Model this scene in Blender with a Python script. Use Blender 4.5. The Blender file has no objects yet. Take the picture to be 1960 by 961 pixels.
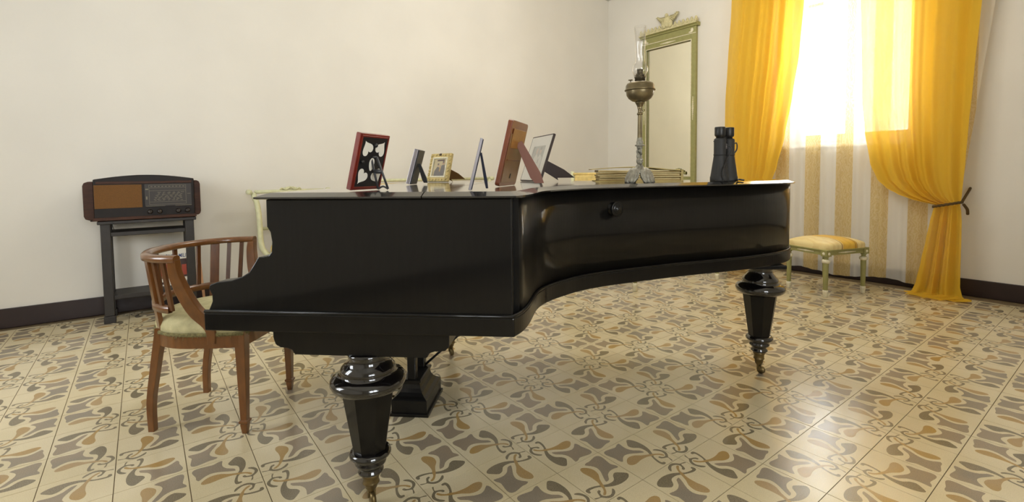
import bpy, bmesh, math, random
from mathutils import Vector, Matrix
from mathutils.geometry import delaunay_2d_cdt
random.seed(7)
S = bpy.context.scene
C = S.collection
PI = math.pi

# ---------------------------------------------------------------- camera
cam = bpy.data.cameras.new('camera')
cam.sensor_fit = 'HORIZONTAL'; cam.sensor_width = 36.0
cam.lens = 934.742 / 1960 * 36.0
cam.shift_y = -(480.5 - 378.018) / 1960
cam.clip_start = 0.05
camo = bpy.data.objects.new('camera', cam); C.objects.link(camo)
def cam_matrix(pitch, yaw, roll, loc):
    fwd = Vector((-math.sin(yaw)*math.cos(pitch), math.cos(yaw)*math.cos(pitch), math.sin(pitch)))
    right = Vector((math.cos(yaw), math.sin(yaw), 0)); up = right.cross(fwd)
    c, s = math.cos(roll), math.sin(roll)
    r = c*right + s*up; u = -s*right + c*up; b = -fwd
    m = Matrix((( r.x, u.x, b.x, loc[0]), (r.y, u.y, b.y, loc[1]), (r.z, u.z, b.z, loc[2]), (0, 0, 0, 1)))
    return m
CAM = Vector((1.59636, -1.68391, 1.02408))
CAMM = cam_matrix(math.radians(-2.9993), math.radians(52.942), math.radians(-0.57598), CAM)
camo.matrix_world = CAMM
S.camera = camo

# ---------------------------------------------------------------- world, lights, exposure
W = bpy.data.worlds.new('sky'); S.world = W; W.use_nodes = True
bg = W.node_tree.nodes['Background']
bg.inputs[0].default_value = (0.93, 0.97, 1.0, 1); bg.inputs[1].default_value = 12.0
S.view_settings.view_transform = 'Standard'; S.view_settings.look = 'None'
S.view_settings.gamma = 1.0; S.view_settings.use_curve_mapping = False
S.view_settings.exposure = 0.28
S.cycles.max_bounces = 10; S.cycles.transparent_max_bounces = 24
S.cycles.sample_clamp_indirect = 4.0
S.cycles.caustics_reflective = False; S.cycles.caustics_refractive = False

ROOM = dict(x0=-3.08, x1=3.3, y0=-3.6, y1=3.55, h=3.5)
def area(name, loc, rot, sx, sy, power, col, portal=False):
    l = bpy.data.lights.new(name, 'AREA'); l.shape = 'RECTANGLE'; l.size = sx; l.size_y = sy
    l.energy = power; l.color = col
    o = bpy.data.objects.new(name, l); C.objects.link(o); o.location = loc; o.rotation_euler = rot
    if portal: l.cycles.is_portal = True
    return o
# daylight entering by the window in view
area('window_daylight', (-0.2, 3.83, 2.05), (math.radians(-90), 0, 0), 1.06, 1.55, 0, (1, 1, 1), True)
# fill daylight by an unseen window added in the wall behind the camera
area('added_rear_fill_daylight', (-1.2, -3.83, 1.825), (math.radians(90), 0, 0), 1.1, 1.85, 0, (1, 1, 1), True)

# fill daylight through an added, unseen window in the right-hand wall
area('added_side_fill_daylight', (3.53, -1.55, 1.8), (0, math.radians(90), 0), 1.9, 1.5, 0, (1, 1, 1), True)

# ---------------------------------------------------------------- materials
def lin(c):
    return tuple(((v/255.0)/12.92 if v/255.0 <= 0.04045 else ((v/255.0+0.055)/1.055)**2.4) for v in c)
MATS = {}
def mat(name, col, rough=0.5, metal=0.0, spec=0.5, coat=0.0, noise=0.0, nscale=8.0, bump=0.0, bscale=60.0, stretch=None, coatr=0.05):
    if name in MATS: return MATS[name]
    m = bpy.data.materials.new(name); m.use_nodes = True
    nt = m.node_tree; b = nt.nodes['Principled BSDF']
    c = lin(col)
    b.inputs['Base Color'].default_value = (*c, 1); b.inputs['Roughness'].default_value = rough
    b.inputs['Metallic'].default_value = metal; b.inputs['Specular IOR Level'].default_value = spec
    b.inputs['Coat Weight'].default_value = coat; b.inputs['Coat Roughness'].default_value = coatr
    tc = nt.nodes.new('ShaderNodeTexCoord'); src = tc.outputs['Object']
    if stretch:
        mp = nt.nodes.new('ShaderNodeMapping'); mp.inputs['Scale'].default_value = stretch
        nt.links.new(src, mp.inputs[0]); src = mp.outputs[0]
    if noise:
        n = nt.nodes.new('ShaderNodeTexNoise'); n.inputs['Scale'].default_value = nscale; n.inputs['Detail'].default_value = 6
        nt.links.new(src, n.inputs['Vector'])
        r = nt.nodes.new('ShaderNodeValToRGB')
        r.color_ramp.elements[0].position = 0.3; r.color_ramp.elements[1].position = 0.7
        r.color_ramp.elements[0].color = (*[v*(1-noise) for v in c], 1)
        r.color_ramp.elements[1].color = (*[min(1, v*(1+noise)) for v in c], 1)
        nt.links.new(n.outputs['Fac'], r.inputs[0]); nt.links.new(r.outputs[0], b.inputs['Base Color'])
    if bump:
        n = nt.nodes.new('ShaderNodeTexNoise'); n.inputs['Scale'].default_value = bscale; n.inputs['Detail'].default_value = 4
        nt.links.new(src, n.inputs['Vector'])
        bp = nt.nodes.new('ShaderNodeBump'); bp.inputs['Strength'].default_value = bump; bp.inputs['Distance'].default_value = 0.01
        nt.links.new(n.outputs['Fac'], bp.inputs['Height']); nt.links.new(bp.outputs[0], b.inputs['Normal'])
    MATS[name] = m
    return m
def cloth(name, col, transp, transl, diff, bump=0.0, scale=400):
    if name in MATS: return MATS[name]
    m = bpy.data.materials.new(name); m.use_nodes = True; nt = m.node_tree
    for n in list(nt.nodes): nt.nodes.remove(n)
    out = nt.nodes.new('ShaderNodeOutputMaterial'); c = (*lin(col), 1)
    d = nt.nodes.new('ShaderNodeBsdfDiffuse'); t = nt.nodes.new('ShaderNodeBsdfTranslucent'); x = nt.nodes.new('ShaderNodeBsdfTransparent')
    d.inputs[0].default_value = c; t.inputs[0].default_value = c
    m1 = nt.nodes.new('ShaderNodeMixShader'); m2 = nt.nodes.new('ShaderNodeMixShader')
    m1.inputs[0].default_value = transl/(transl+diff); m2.inputs[0].default_value = transp
    nt.links.new(d.outputs[0], m1.inputs[1]); nt.links.new(t.outputs[0], m1.inputs[2])
    nt.links.new(m1.outputs[0], m2.inputs[1]); nt.links.new(x.outputs[0], m2.inputs[2]); nt.links.new(m2.outputs[0], out.inputs[0])
    tc = nt.nodes.new('ShaderNodeTexCoord'); n = nt.nodes.new('ShaderNodeTexNoise'); n.inputs['Scale'].default_value = 3; n.inputs['Detail'].default_value = 5
    mp = nt.nodes.new('ShaderNodeMapping'); mp.inputs['Scale'].default_value = (40, 40, 3)
    nt.links.new(tc.outputs['Object'], mp.inputs[0]); nt.links.new(mp.outputs[0], n.inputs['Vector'])
    r = nt.nodes.new('ShaderNodeMapRange'); r.inputs[3].default_value = max(0, transp*0.7); r.inputs[4].default_value = min(1, transp*1.3)
    nt.links.new(n.outputs['Fac'], r.inputs[0]); nt.links.new(r.outputs[0], m2.inputs[0])
    MATS[name] = m
    return m
def glass(name, tint=(1, 1, 1)):
    if name in MATS: return MATS[name]
    m = bpy.data.materials.new(name); m.use_nodes = True; nt = m.node_tree
    for n in list(nt.nodes): nt.nodes.remove(n)
    out = nt.nodes.new('ShaderNodeOutputMaterial'); g = nt.nodes.new('ShaderNodeBsdfGlossy'); g.inputs['Roughness'].default_value = 0.02
    x = nt.nodes.new('ShaderNodeBsdfTransparent'); x.inputs[0].default_value = (*tint, 1)
    f0 = nt.nodes.new('ShaderNodeLayerWeight'); f0.inputs[0].default_value = 0.22; f = nt.nodes.new('ShaderNodeMath'); f.operation = 'MULTIPLY_ADD'; f.inputs[1].default_value = 0.55; f.inputs[2].default_value = 0.03; nt.links.new(f0.outputs['Facing'], f.inputs[0])
    mx = nt.nodes.new('ShaderNodeMixShader'); nt.links.new(f.outputs[0], mx.inputs[0]); nt.links.new(x.outputs[0], mx.inputs[1]); nt.links.new(g.outputs[0], mx.inputs[2])
    nt.links.new(mx.outputs[0], out.inputs[0]); MATS[name] = m
    return m

M_black = mat('ebonised_lacquer', (9, 8, 7), 0.45, spec=0.16, coat=0.36, coatr=0.07, noise=0.35, nscale=14, bump=0.05, bscale=14, stretch=(6, 6, 0.5))
M_lid = mat('polished_black_lid', (22, 20, 18), 0.2, spec=0.6, coat=1.0, coatr=0.07, noise=0.2, nscale=5)
M_legblack = mat('turned_black_lacquer', (13, 11, 11), 0.12, spec=0.6, coat=0.8, coatr=0.05)
M_brass = mat('aged_brass', (120, 104, 70), 0.38, metal=0.85, noise=0.3, nscale=40)
M_chair = mat('polished_walnut', (104, 63, 26), 0.28, spec=0.5, coat=0.5, coatr=0.12, noise=0.22, nscale=9, stretch=(6, 6, 2))
M_chairdark = mat('dark_walnut', (84, 48, 20), 0.3, coat=0.4, coatr=0.12, noise=0.2, nscale=10, stretch=(6, 6, 2))
M_brocade = mat('pale_green_brocade', (180, 172, 132), 0.85, spec=0.2, noise=0.16, nscale=26, bump=0.25, bscale=120)
M_fringe = mat('frayed_trim', (120, 112, 72), 0.95, noise=0.4, nscale=120, bump=0.6, bscale=300)
M_green = mat('sage_green_paint', (150, 147, 92), 0.5, noise=0.08, nscale=30)
M_palegreen = mat('pale_green_paint', (204, 203, 164), 0.45, noise=0.1, nscale=30)
M_whitegilt = mat('cream_carving', (226, 218, 190), 0.55, noise=0.12, nscale=60)
M_crest = mat('cream_crest', (205, 196, 152), 0.6, noise=0.16, nscale=60)
M_gold = mat('gold_damask', (212, 186, 116), 0.7, noise=0.14, nscale=30, bump=0.1, bscale=90)
M_stand = mat('black_painted_stand', (40, 36, 33), 0.5, noise=0.2, nscale=20)
M_radio = mat('dark_veneer', (22, 15, 12), 0.55, spec=0.3, coat=0.05, coatr=0.3, noise=0.3, nscale=12)
M_radiobr = mat('brown_veneer', (60, 33, 18), 0.55, spec=0.3, coat=0.05, coatr=0.3, noise=0.3, nscale=14, stretch=(1, 1, 6))
M_cloth_br = mat('speaker_cloth', (104, 70, 30), 0.9, noise=0.12, nscale=160)
M_dial = mat('dial_glass', (58, 54, 52), 0.45, spec=0.3)
M_diallines = mat('dial_print', (118, 112, 94), 0.5, spec=0.3)
M_knob = mat('dark_knob', (34, 26, 22), 0.4, spec=0.4)
M_baseboard = mat('dark_baseboard', (38, 22, 19), 0.45, noise=0.15, nscale=10)
M_plain_dark = mat('black_plastic', (24, 24, 25), 0.4)
M_rubber = mat('black_rubber_armour', (36, 36, 36), 0.6, bump=0.1, bscale=300)
M_bronze = mat('dull_brass_lamp', (120, 107, 78), 0.36, metal=0.65, noise=0.25, nscale=30)
M_pewter = mat('cast_spelter', (150, 146, 132), 0.5, metal=0.45, noise=0.3, nscale=60, bump=0.4, bscale=140)
M_red = mat('red_stained_frame', (112, 34, 24), 0.3, coat=0.3, noise=0.2, nscale=20)
M_paper = mat('cream_paper', (240, 234, 218), 0.8)
M_page = mat('album_page', (214, 194, 140), 0.85, noise=0.12, nscale=40)
M_page2 = mat('album_page_dark', (168, 142, 88), 0.85, noise=0.12, nscale=40)  # darker tone for alternate pages, so the page edges read as lines
M_albumcover = mat('album_cover', (190, 168, 104), 0.7, noise=0.12, nscale=20)
M_brownwood = mat('brown_frame_wood', (112, 58, 34), 0.3, coat=0.3, noise=0.2, nscale=14)
M_brownback = mat('brown_frame_back', (120, 82, 44), 0.35, coat=0.2, noise=0.25, nscale=10)
M_leather = mat('brown_leatherette', (122, 72, 50), 0.5)
M_darkleather = mat('dark_leatherette', (52, 34, 26), 0.5)
M_giltframe = mat('antique_gilt', (198, 176, 116), 0.45, metal=0.25, noise=0.22, nscale=80, bump=0.3, bscale=160)
M_silver = mat('silver_frame', (150, 146, 152), 0.3, metal=0.6)
M_navy = mat('navy_velvet', (26, 28, 44), 0.8)
M_whitemat = mat('white_mount', (226, 221, 208), 0.6)
M_wallp = mat('plaster', (225, 221, 212), 0.9, spec=0.15, noise=0.035, nscale=1.6, bump=0.05, bscale=25)
M_ceil = mat('ceiling_paint', (228, 225, 216), 0.9, spec=0.1)
M_winframe = mat('window_paint', (225, 222, 214), 0.5)
M_yellow = cloth('yellow_voile', (240, 198, 66), 0.09, 0.5, 0.5)
M_glass = glass('clear_glass')
M_mirror = mat('mirror_glass', (246, 244, 226), 0.02, metal=1.0)
M_rope = mat('tieback_rope', (88, 66, 26), 0.8, bump=0.5, bscale=200)

# ---------------------------------------------------------------- helpers
class MB:
    def __init__(s): s.v = []; s.f = []; s.mi = []; s.sm = []
    def add(s, vs, fs, mi=0, smooth=False, M=None):
        o = len(s.v)
        s.v += [(M @ Vector(p)) if M is not None else Vector(p) for p in vs]
        for f in fs: s.f.append([i+o for i in f]); s.mi.append(mi); s.sm.append(smooth)
        return s
    def box(s, x0, x1, y0, y1, z0, z1, mi=0, M=None):
        vs = [(x0,y0,z0),(x1,y0,z0),(x1,y1,z0),(x0,y1,z0),(x0,y0,z1),(x1,y0,z1),(x1,y1,z1),(x0,y1,z1)]
        return s.add(vs, [(0,3,2,1),(4,5,6,7),(0,1,5,4),(1,2,6,5),(2,3,7,6),(3,0,4,7)], mi, False, M)
    def prism(s, pts, a, b, axis='z', mi=0, smooth=False, M=None):
        """closed polygon pts extruded from a to b along axis (polygon given in the two other axes)"""
        n = len(pts)
        def P(p, t):
            return (p[0], p[1], t) if axis == 'z' else ((p[0], t, p[1]) if axis == 'y' else (t, p[0], p[1]))
        vs = [P(p, a) for p in pts] + [P(p, b) for p in pts]
        s.add(vs, [tuple(range(n-1, -1, -1)), tuple(range(n, 2*n))], mi, False, M)
        o = len(s.v) - 2*n
        for i in range(n):
            j = (i+1) % n
            s.f.append([o+i, o+j, o+n+j, o+n+i]); s.mi.append(mi); s.sm.append(smooth)
        return s
    def lathe(s, prof, n=32, mi=0, M=None, smooth=True, sx=1, sy=1, ph=0):
        vs = []; fs = []
        for r, z in prof:
            for k in range(n):
                a = 2*PI*k/n + ph; vs.append((r*math.cos(a)*sx, r*math.sin(a)*sy, z))
        for i in range(len(prof)-1):
            for k in range(n):
                k2 = (k+1) % n; fs.append((i*n+k, i*n+k2, (i+1)*n+k2, (i+1)*n+k))
        fs.append(tuple(range(n-1, -1, -1))); fs.append(tuple(range((len(prof)-1)*n, len(prof)*n)))
        return s.add(vs, fs, mi, smooth, M)
    def tube(s, path, rad, n=10, mi=0, M=None, flat=None, smooth=True):
        """tube along path; rad a number or list; flat=(w,h) factors in the frame"""
        P = [Vector(p) for p in path]; m = len(P)
        R = rad if isinstance(rad, (list, tuple)) else [rad]*m
        vs = []; fs = []; up = None
        for i in range(m):
            t = (P[min(i+1, m-1)] - P[max(i-1, 0)]).normalized()
            if up is None:
                up = Vector((0, 0, 1)) if abs(t.z) < 0.9 else Vector((1, 0, 0))
            up = (up - t*up.dot(t)).normalized(); sd = t.cross(up)
            fx, fy = flat if flat else (1, 1)
            for k in range(n):
                a = 2*PI*k/n + PI/n; vs.append(P[i] + sd*(math.cos(a)*R[i]*fx) + up*(math.sin(a)*R[i]*fy))
        for i in range(m-1):
            for k in range(n):
                k2 = (k+1) % n; fs.append((i*n+k, i*n+k2, (i+1)*n+k2, (i+1)*n+k))
        fs.append(tuple(range(n-1, -1, -1))); fs.append(tuple(range((m-1)*n, m*n)))
        return s.add(vs, fs, mi, smooth, M)
    def ball(s, c, r, n=12, m=8, mi=0, M=None):
        rx, ry, rz = r if isinstance(r, (tuple, list)) else (r, r, r)
        vs = [(c[0], c[1], c[2]-rz)]; fs = []
        for i in range(1, m):
            t = -PI/2 + PI*i/m
            for k in range(n):
                a = 2*PI*k/n; vs.append((c[0]+rx*math.cos(t)*math.cos(a), c[1]+ry*math.cos(t)*math.sin(a), c[2]+rz*math.sin(t)))
        vs.append((c[0], c[1], c[2]+rz)); L = len(vs)-1
        for k in range(n): fs.append((0, 1+(k+1) % n, 1+k)); fs.append((L, L-n+k, L-n+(k+1) % n))
        for i in range(m-2):
            for k in range(n):
                a = 1+i*n; k2 = (k+1) % n; fs.append((a+k, a+k2, a+n+k2, a+n+k))
        return s.add(vs, fs, mi, True, M)
    def grid(s, rows, mi=0, smooth=True, closed=False, M=None):
        n = len(rows[0]); vs = [p for r in rows for p in r]; fs = []
        for i in range(len(rows)-1):
            for k in range(n if closed else n-1):
                k2 = (k+1) % n; fs.append((i*n+k, i*n+k2, (i+1)*n+k2, (i+1)*n+k))
        return s.add(vs, fs, mi, smooth, M)
    def mesh(s, name, mats):
        me = bpy.data.meshes.new(name)
        me.from_pydata([tuple(v) for v in s.v], [], s.f)
        for m in (mats if isinstance(mats, (list, tuple)) else [mats]): me.materials.append(m)
        me.polygons.foreach_set('material_index', s.mi); me.polygons.foreach_set('use_smooth', s.sm)
        bm = bmesh.new(); bm.from_mesh(me); bmesh.ops.recalc_face_normals(bm, faces=bm.faces); bm.to_mesh(me); bm.free()
        me.update()
        return me
    def build(s, name, mats, parent=None, bevel=0.0, seg=2, loc=None, rz=0.0, rot=None, label=None):
        o = bpy.data.objects.new(name, s.mesh(name, mats)); C.objects.link(o)
        if parent: o.parent = parent
        if loc: o.location = loc
        if rot: o.rotation_euler = rot
        elif rz: o.rotation_euler.z = rz
        if bevel:
            b = o.modifiers.new('bevel', 'BEVEL'); b.width = bevel; b.segments = seg; b.limit_method = 'ANGLE'; b.angle_limit = math.radians(40); b.harden_normals = False
        if label: o['label'] = label
        return o
def tag(o, label, cat, group=None):
    o['label'] = label; o['category'] = cat
    if group: o['group'] = group
    return o
def thing(name, label, cat, loc=(0, 0, 0), rz=0.0, group=None):
    o = bpy.data.objects.new(name, None); C.objects.link(o); o.empty_display_size = 0.1
    o.location = loc; o.rotation_euler.z = rz
    return tag(o, label, cat, group)
def struct(o): o['kind'] = 'structure'; return o
def copy_tree(o, parent=None):
    c = o.copy(); C.objects.link(c); c.parent = parent
    for ch in [x for x in bpy.data.objects if x.parent == o]: copy_tree(ch, c)
    return c
def smooth_path(pts, k=6, closed=False):
    P = [Vector(p) for p in pts]; n = len(P); out = []
    rng = range(n) if closed else range(n-1)
    for i in rng:
        p0 = P[(i-1) % n] if closed or i > 0 else P[0]*2-P[1]
        p1 = P[i]; p2 = P[(i+1) % n]
        p3 = P[(i+2) % n] if closed or i+2 < n else P[-1]*2-P[-2]
        for j in range(k):
            t = j/k
            out.append(0.5*((2*p1)+(-p0+p2)*t+(2*p0-5*p1+4*p2-p3)*t*t+(-p0+3*p1-3*p2+p3)*t**3))
    if not closed: out.append(P[-1])
    return out
def offset(pts, d):
    """offset a closed 2-D polygon (counter-clockwise) outward by d"""
    n = len(pts); out = []
    for i in range(n):
        a, b, c = Vector(pts[i-1][:2]), Vector(pts[i][:2]), Vector(pts[(i+1) % n][:2])
        e1 = (b-a).normalized(); e2 = (c-b).normalized()
        n1 = Vector((e1.y, -e1.x)); n2 = Vector((e2.y, -e2.x)); m = n1+n2
        m = m / max(0.5, m.length_squared/2) if m.length > 1e-6 else n1
        out.append(b + m*d)
    return out
def interp(tab, t):
    if t <= tab[0][0]: return tab[0][1:]
    for i in range(len(tab)-1):
        a, b = tab[i], tab[i+1]
        if t <= b[0]:
            k = (t-a[0])/(b[0]-a[0]); k = k*k*(3-2*k)*0.4 + k*0.6
            return tuple(p+(q-p)*k for p, q in zip(a[1:], b[1:]))
    return tab[-1][1:]
def align(p, d, up=(0, 0, 1)):
    """matrix placing local z along d at p"""
    z = Vector(d).normalized(); x = Vector(up).cross(z)
    if x.length < 1e-4: x = Vector((1, 0, 0))
    x.normalize(); y = z.cross(x)
    return Matrix(((x.x, y.x, z.x, p[0]), (x.y, y.y, z.y, p[1]), (x.z, y.z, z.z, p[2]), (0, 0, 0, 1)))
CAMI = CAMM.inverted()
def pix(p):
    d = CAMI @ Vector(p)
    if d.z > -0.05: return None
    return (980 + 934.742*d.x/-d.z, 378.018 - 934.742*d.y/-d.z)

# ---------------------------------------------------------------- the room shell
x0, x1, y0, y1, H = ROOM['x0'], ROOM['x1'], ROOM['y0'], ROOM['y1'], ROOM['h']
T = 0.3
WX0, WX1, WZ0, WZ1 = -0.74, 0.34, 1.265, 2.85         # window opening in view
struct(MB().box(x0-T, x0, y0-T, y1+T, -0.1, H+0.1).build('wall_left', M_wallp))
m = MB()
m.box(x0, WX0, y1, y1+T, -0.1, H+0.1); m.box(WX1, x1, y1, y1+T, -0.1, H+0.1)
m.box(WX0, WX1, y1, y1+T, -0.1, WZ0); m.box(WX0, WX1, y1, y1+T, WZ1, H+0.1)
struct(m.build('wall_window', M_wallp))
ry0, ry1, rz0, rz1 = -2.3, -0.8, 0.85, 2.75  # opening for the added side window
m = MB()
m.box(x1, x1+T, y0-T, ry0, -0.1, H+0.1); m.box(x1, x1+T, ry1, y1+T, -0.1, H+0.1)
m.box(x1, x1+T, ry0, ry1, -0.1, rz0); m.box(x1, x1+T, ry0, ry1, rz1, H+0.1)
struct(m.build('wall_right', M_wallp))
m = MB(); bx0, bx1, bz0, bz1 = -1.75, -0.65, 0.9, 2.75  # opening for the added rear window
m.box(x0, bx0, y0-T, y0, -0.1, H+0.1); m.box(bx1, x1, y0-T, y0, -0.1, H+0.1)
m.box(bx0, bx1, y0-T, y0, -0.1, bz0); m.box(bx0, bx1, y0-T, y0, bz1, H+0.1)
struct(m.build('wall_rear', M_wallp))
struct(MB().box(x0-T, x1+T, y0-T, y1+T, H, H+0.15).build('ceiling', M_ceil))
# skirting
BH = 0.135
struct(MB().box(x0, x0+0.018, y0, y1, 0, BH).build('baseboard_left', M_baseboard, bevel=0.004))
struct(MB().box(x0+0.018, x1-0.018, y1-0.018, y1, 0, BH).build('baseboard_window', M_baseboard, bevel=0.004))
struct(MB().box(x1-0.018, x1, y0, y1, 0, BH).build('baseboard_right', M_baseboard, bevel=0.004))
struct(MB().box(x0+0.018, x1-0.018, y0, y0+0.018, 0, BH).build('baseboard_rear', M_baseboard, bevel=0.004))
# cornice
prof = [(0, 0), (0.14, 0), (0.14, -0.02), (0.12, -0.035), (0.07, -0.06), (0.035, -0.11), (0.02, -0.13), (0, -0.13)]
struct(MB().prism([(x0+a, H+b) for a, b in prof], y0, y1, 'y').build('trim_1', M_ceil))
struct(MB().prism([(y1-a, H+b) for a, b in prof], x0, x1, 'x').build('trim_2', M_ceil))

# window in view
def casement(name, xa, xb, za, zb, yin, depth_sign):
    root = bpy.data.objects.new(name, None); C.objects.link(root); struct(root)
    y = yin
    f = MB(); fw = 0.05
    f.box(xa, xa+fw, y-0.03, y+0.03, za, zb); f.box(xb-fw, xb, y-0.03, y+0.03, za, zb)
    f.box(xa+fw, xb-fw, y-0.03, y+0.03, zb-fw, zb); f.box(xa+fw, xb-fw, y-0.03, y+0.03, za, za+fw)
    f.build('window_frame', M_winframe, root, 0.004)
    mid = (xa+xb)/2
    for a, b in ((xa+fw, mid), (mid, xb-fw)):
        s = MB(); w = 0.05
        s.box(a+.002, a+w, y-0.02, y+0.02, za+fw, zb-fw); s.box(b-w, b-.002, y-0.02, y+0.02, za+fw, zb-fw)
        s.box(a+w, b-w, y-0.02, y+0.02, zb-fw-w, zb-fw); s.box(a+w, b-w, y-0.02, y+0.02, za+fw, za+fw+w)
        zc = za+(zb-za)*0.88
        s.box(a+w, b-w, y-0.015, y+0.015, zc-0.015, zc+0.015)
        sash = s.build('window_sash', M_winframe, root, 0.003)
        for c, d in ((za+fw+w, zc-0.015), (zc+0.015, zb-fw-w)):
            MB().box(a+w, b-w, y-0.002, y+0.002, c, d).build('pane', M_glass, sash)
    return root
casement('window_1', WX0, WX1, WZ0, WZ1, y1+0.22, 1)
struct(MB().box(WX0-0.03, WX1+0.03, y1-0.03, y1+T, WZ0-0.035, WZ0).build('trim_3', M_winframe, bevel=0.006))
casement('added_rear_window', bx0, bx1, bz0, bz1, y0-0.2, -1)  # unseen rear window, added to brighten surfaces facing the camera
w3 = casement('added_side_window', -0.75, 0.75, rz0, rz1, 0.0, 1)  # unseen side window, added as fill light from the right
w3.location = (x1+0.2, (ry0+ry1)/2, 0); w3.rotation_euler.z = PI/2
struct(MB().box(x1-0.03, x1+T, ry0-0.03, ry1+0.03, rz0-0.035, rz0).build('trim_5', M_winframe, bevel=0.006))
struct(MB().box(bx0-0.03, bx1+0.03, y0-T, y0+0.03, bz0-0.035, bz0).build('trim_4', M_winframe, bevel=0.006))

# ---------------------------------------------------------------- cement-tile floor
def floor_mat(name, col, speck=0.25, dark=0.0, vary=0.0, second=None):
    m = bpy.data.materials.new(name); m.use_nodes = True; nt = m.node_tree; b = nt.nodes['Principled BSDF']
    geo = nt.nodes.new('ShaderNodeNewGeometry')
    n = nt.nodes.new('ShaderNodeTexNoise'); n.inputs['Scale'].default_value = 420; n.inputs['Detail'].default_value = 3
    nt.links.new(geo.outputs['Position'], n.inputs['Vector'])
    r = nt.nodes.new('ShaderNodeValToRGB'); c = lin(col)
    e = r.color_ramp.elements; e[0].position = 0.36; e[1].position = 0.6
    e[0].color = (*[v*(1-speck-dark) for v in c], 1); e[1].color = (*[v*(1+speck*0.5) for v in c], 1)
    nt.links.new(n.outputs['Fac'], r.inputs[0])
    n2 = nt.nodes.new('ShaderNodeTexNoise'); n2.inputs['Scale'].default_value = 3.3; n2.inputs['Detail'].default_value = 4
    nt.links.new(geo.outputs['Position'], n2.inputs['Vector'])
    mx = nt.nodes.new('ShaderNodeMix'); mx.data_type = 'RGBA'; mx.blend_type = 'MIX'
    mr = nt.nodes.new('ShaderNodeMapRange'); mr.inputs[1].default_value = 0.4; mr.inputs[2].default_value = 0.62
    nt.links.new(n2.outputs['Fac'], mr.inputs[0]); nt.links.new(mr.outputs[0], mx.inputs['Factor'])
    nt.links.new(r.outputs[0], mx.inputs['A'])
    if second:
        r2 = nt.nodes.new('ShaderNodeValToRGB'); c2 = lin(second); e = r2.color_ramp.elements; e[0].position = 0.36; e[1].position = 0.6
        e[0].color = (*[v*(1-speck-dark) for v in c2], 1); e[1].color = (*[v*(1+speck*0.5) for v in c2], 1)
        nt.links.new(n.outputs['Fac'], r2.inputs[0]); nt.links.new(r2.outputs[0], mx.inputs['B'])
    else:
        nt.links.new(r.outputs[0], mx.inputs['B'])
    nt.links.new(mx.outputs['Result'], b.inputs['Base Color'])
    b.inputs['Specular IOR Level'].default_value = 0.65
    rr = nt.nodes.new('ShaderNodeMapRange'); rr.inputs[3].default_value = 0.14; rr.inputs[4].default_value = 0.28
    nt.links.new(n2.outputs['Fac'], rr.inputs[0]); nt.links.new(rr.outputs[0], b.inputs['Roughness'])
    return m
FM = [floor_mat('tile_cream', (218, 204, 170), 0.10, second=(210, 195, 158)),
      floor_mat('tile_taupe', (154, 138, 116), 0.16, second=(142, 131, 114)),
      floor_mat('tile_ochre', (174, 142, 88), 0.18, second=(172, 146, 106)),
      floor_mat('tile_charcoal', (128, 118, 96), 0.3, 0.1, second=(138, 126, 104))]
M_grout = mat('grout', (104, 88, 62), 0.9, noise=0.2, nscale=30)
bell = [(0.077,.078),(.135,.055),(.22,.062),(.349,.086),(.40,.078),(.45,.05),(.52,.045),(.505,.14),(.505,.245),(.555,.35),(.65,.43),(.668,.5),(.645,.512),(.54,.455),(.42,.385),(.31,.36),(.215,.4),(.131,.47),(.097,.40),(.10,.335),(.075,.235),(.056,.145)]
ochre = [(.15,.57),(.2,.5),(.27,.455),(.345,.443),(.45,.47),(.548,.545),(.655,.598),(.72,.625),(.785,.665),(.85,.715),(.885,.775),(.855,.8),(.81,.735),(.75,.69),(.69,.678),(.62,.645),(.52,.63),(.40,.632),(.28,.652),(.18,.632)]
darkc = [(.64,.14),(.70,.075),(.745,.06),(.80,.11),(.838,.22),(.845,.36),(.822,.48),(.785,.565),(.73,.655),(.682,.72),(.658,.81),(.652,.88),(.668,.905),(.70,.91),(.702,.952),(.635,.962),(.605,.915),(.608,.83),(.638,.73),(.685,.62),(.722,.54),(.727,.43),(.695,.36),(.62,.30),(.588,.215)]
curl = [(.842,.575),(.87,.56),(.935,.6),(.975,.69),(.974,.765),(.935,.825),(.885,.868),(.878,.90),(.862,.972),(.832,.975),(.862,.895),(.852,.868),(.805,.85),(.748,.82),(.736,.768),(.775,.765),(.79,.797),(.835,.822),(.878,.812),(.915,.77),(.928,.70),(.895,.637)]
TILE = 0.2
def inside(p, poly):
    x, y = p; r = False; n = len(poly)
    for i in range(n):
        a, b = poly[i], poly[i-1]
        if (a[1] > y) != (b[1] > y) and x < (b[0]-a[0])*(y-a[1])/(b[1]-a[1])+a[0]: r = not r
    return r
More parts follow.
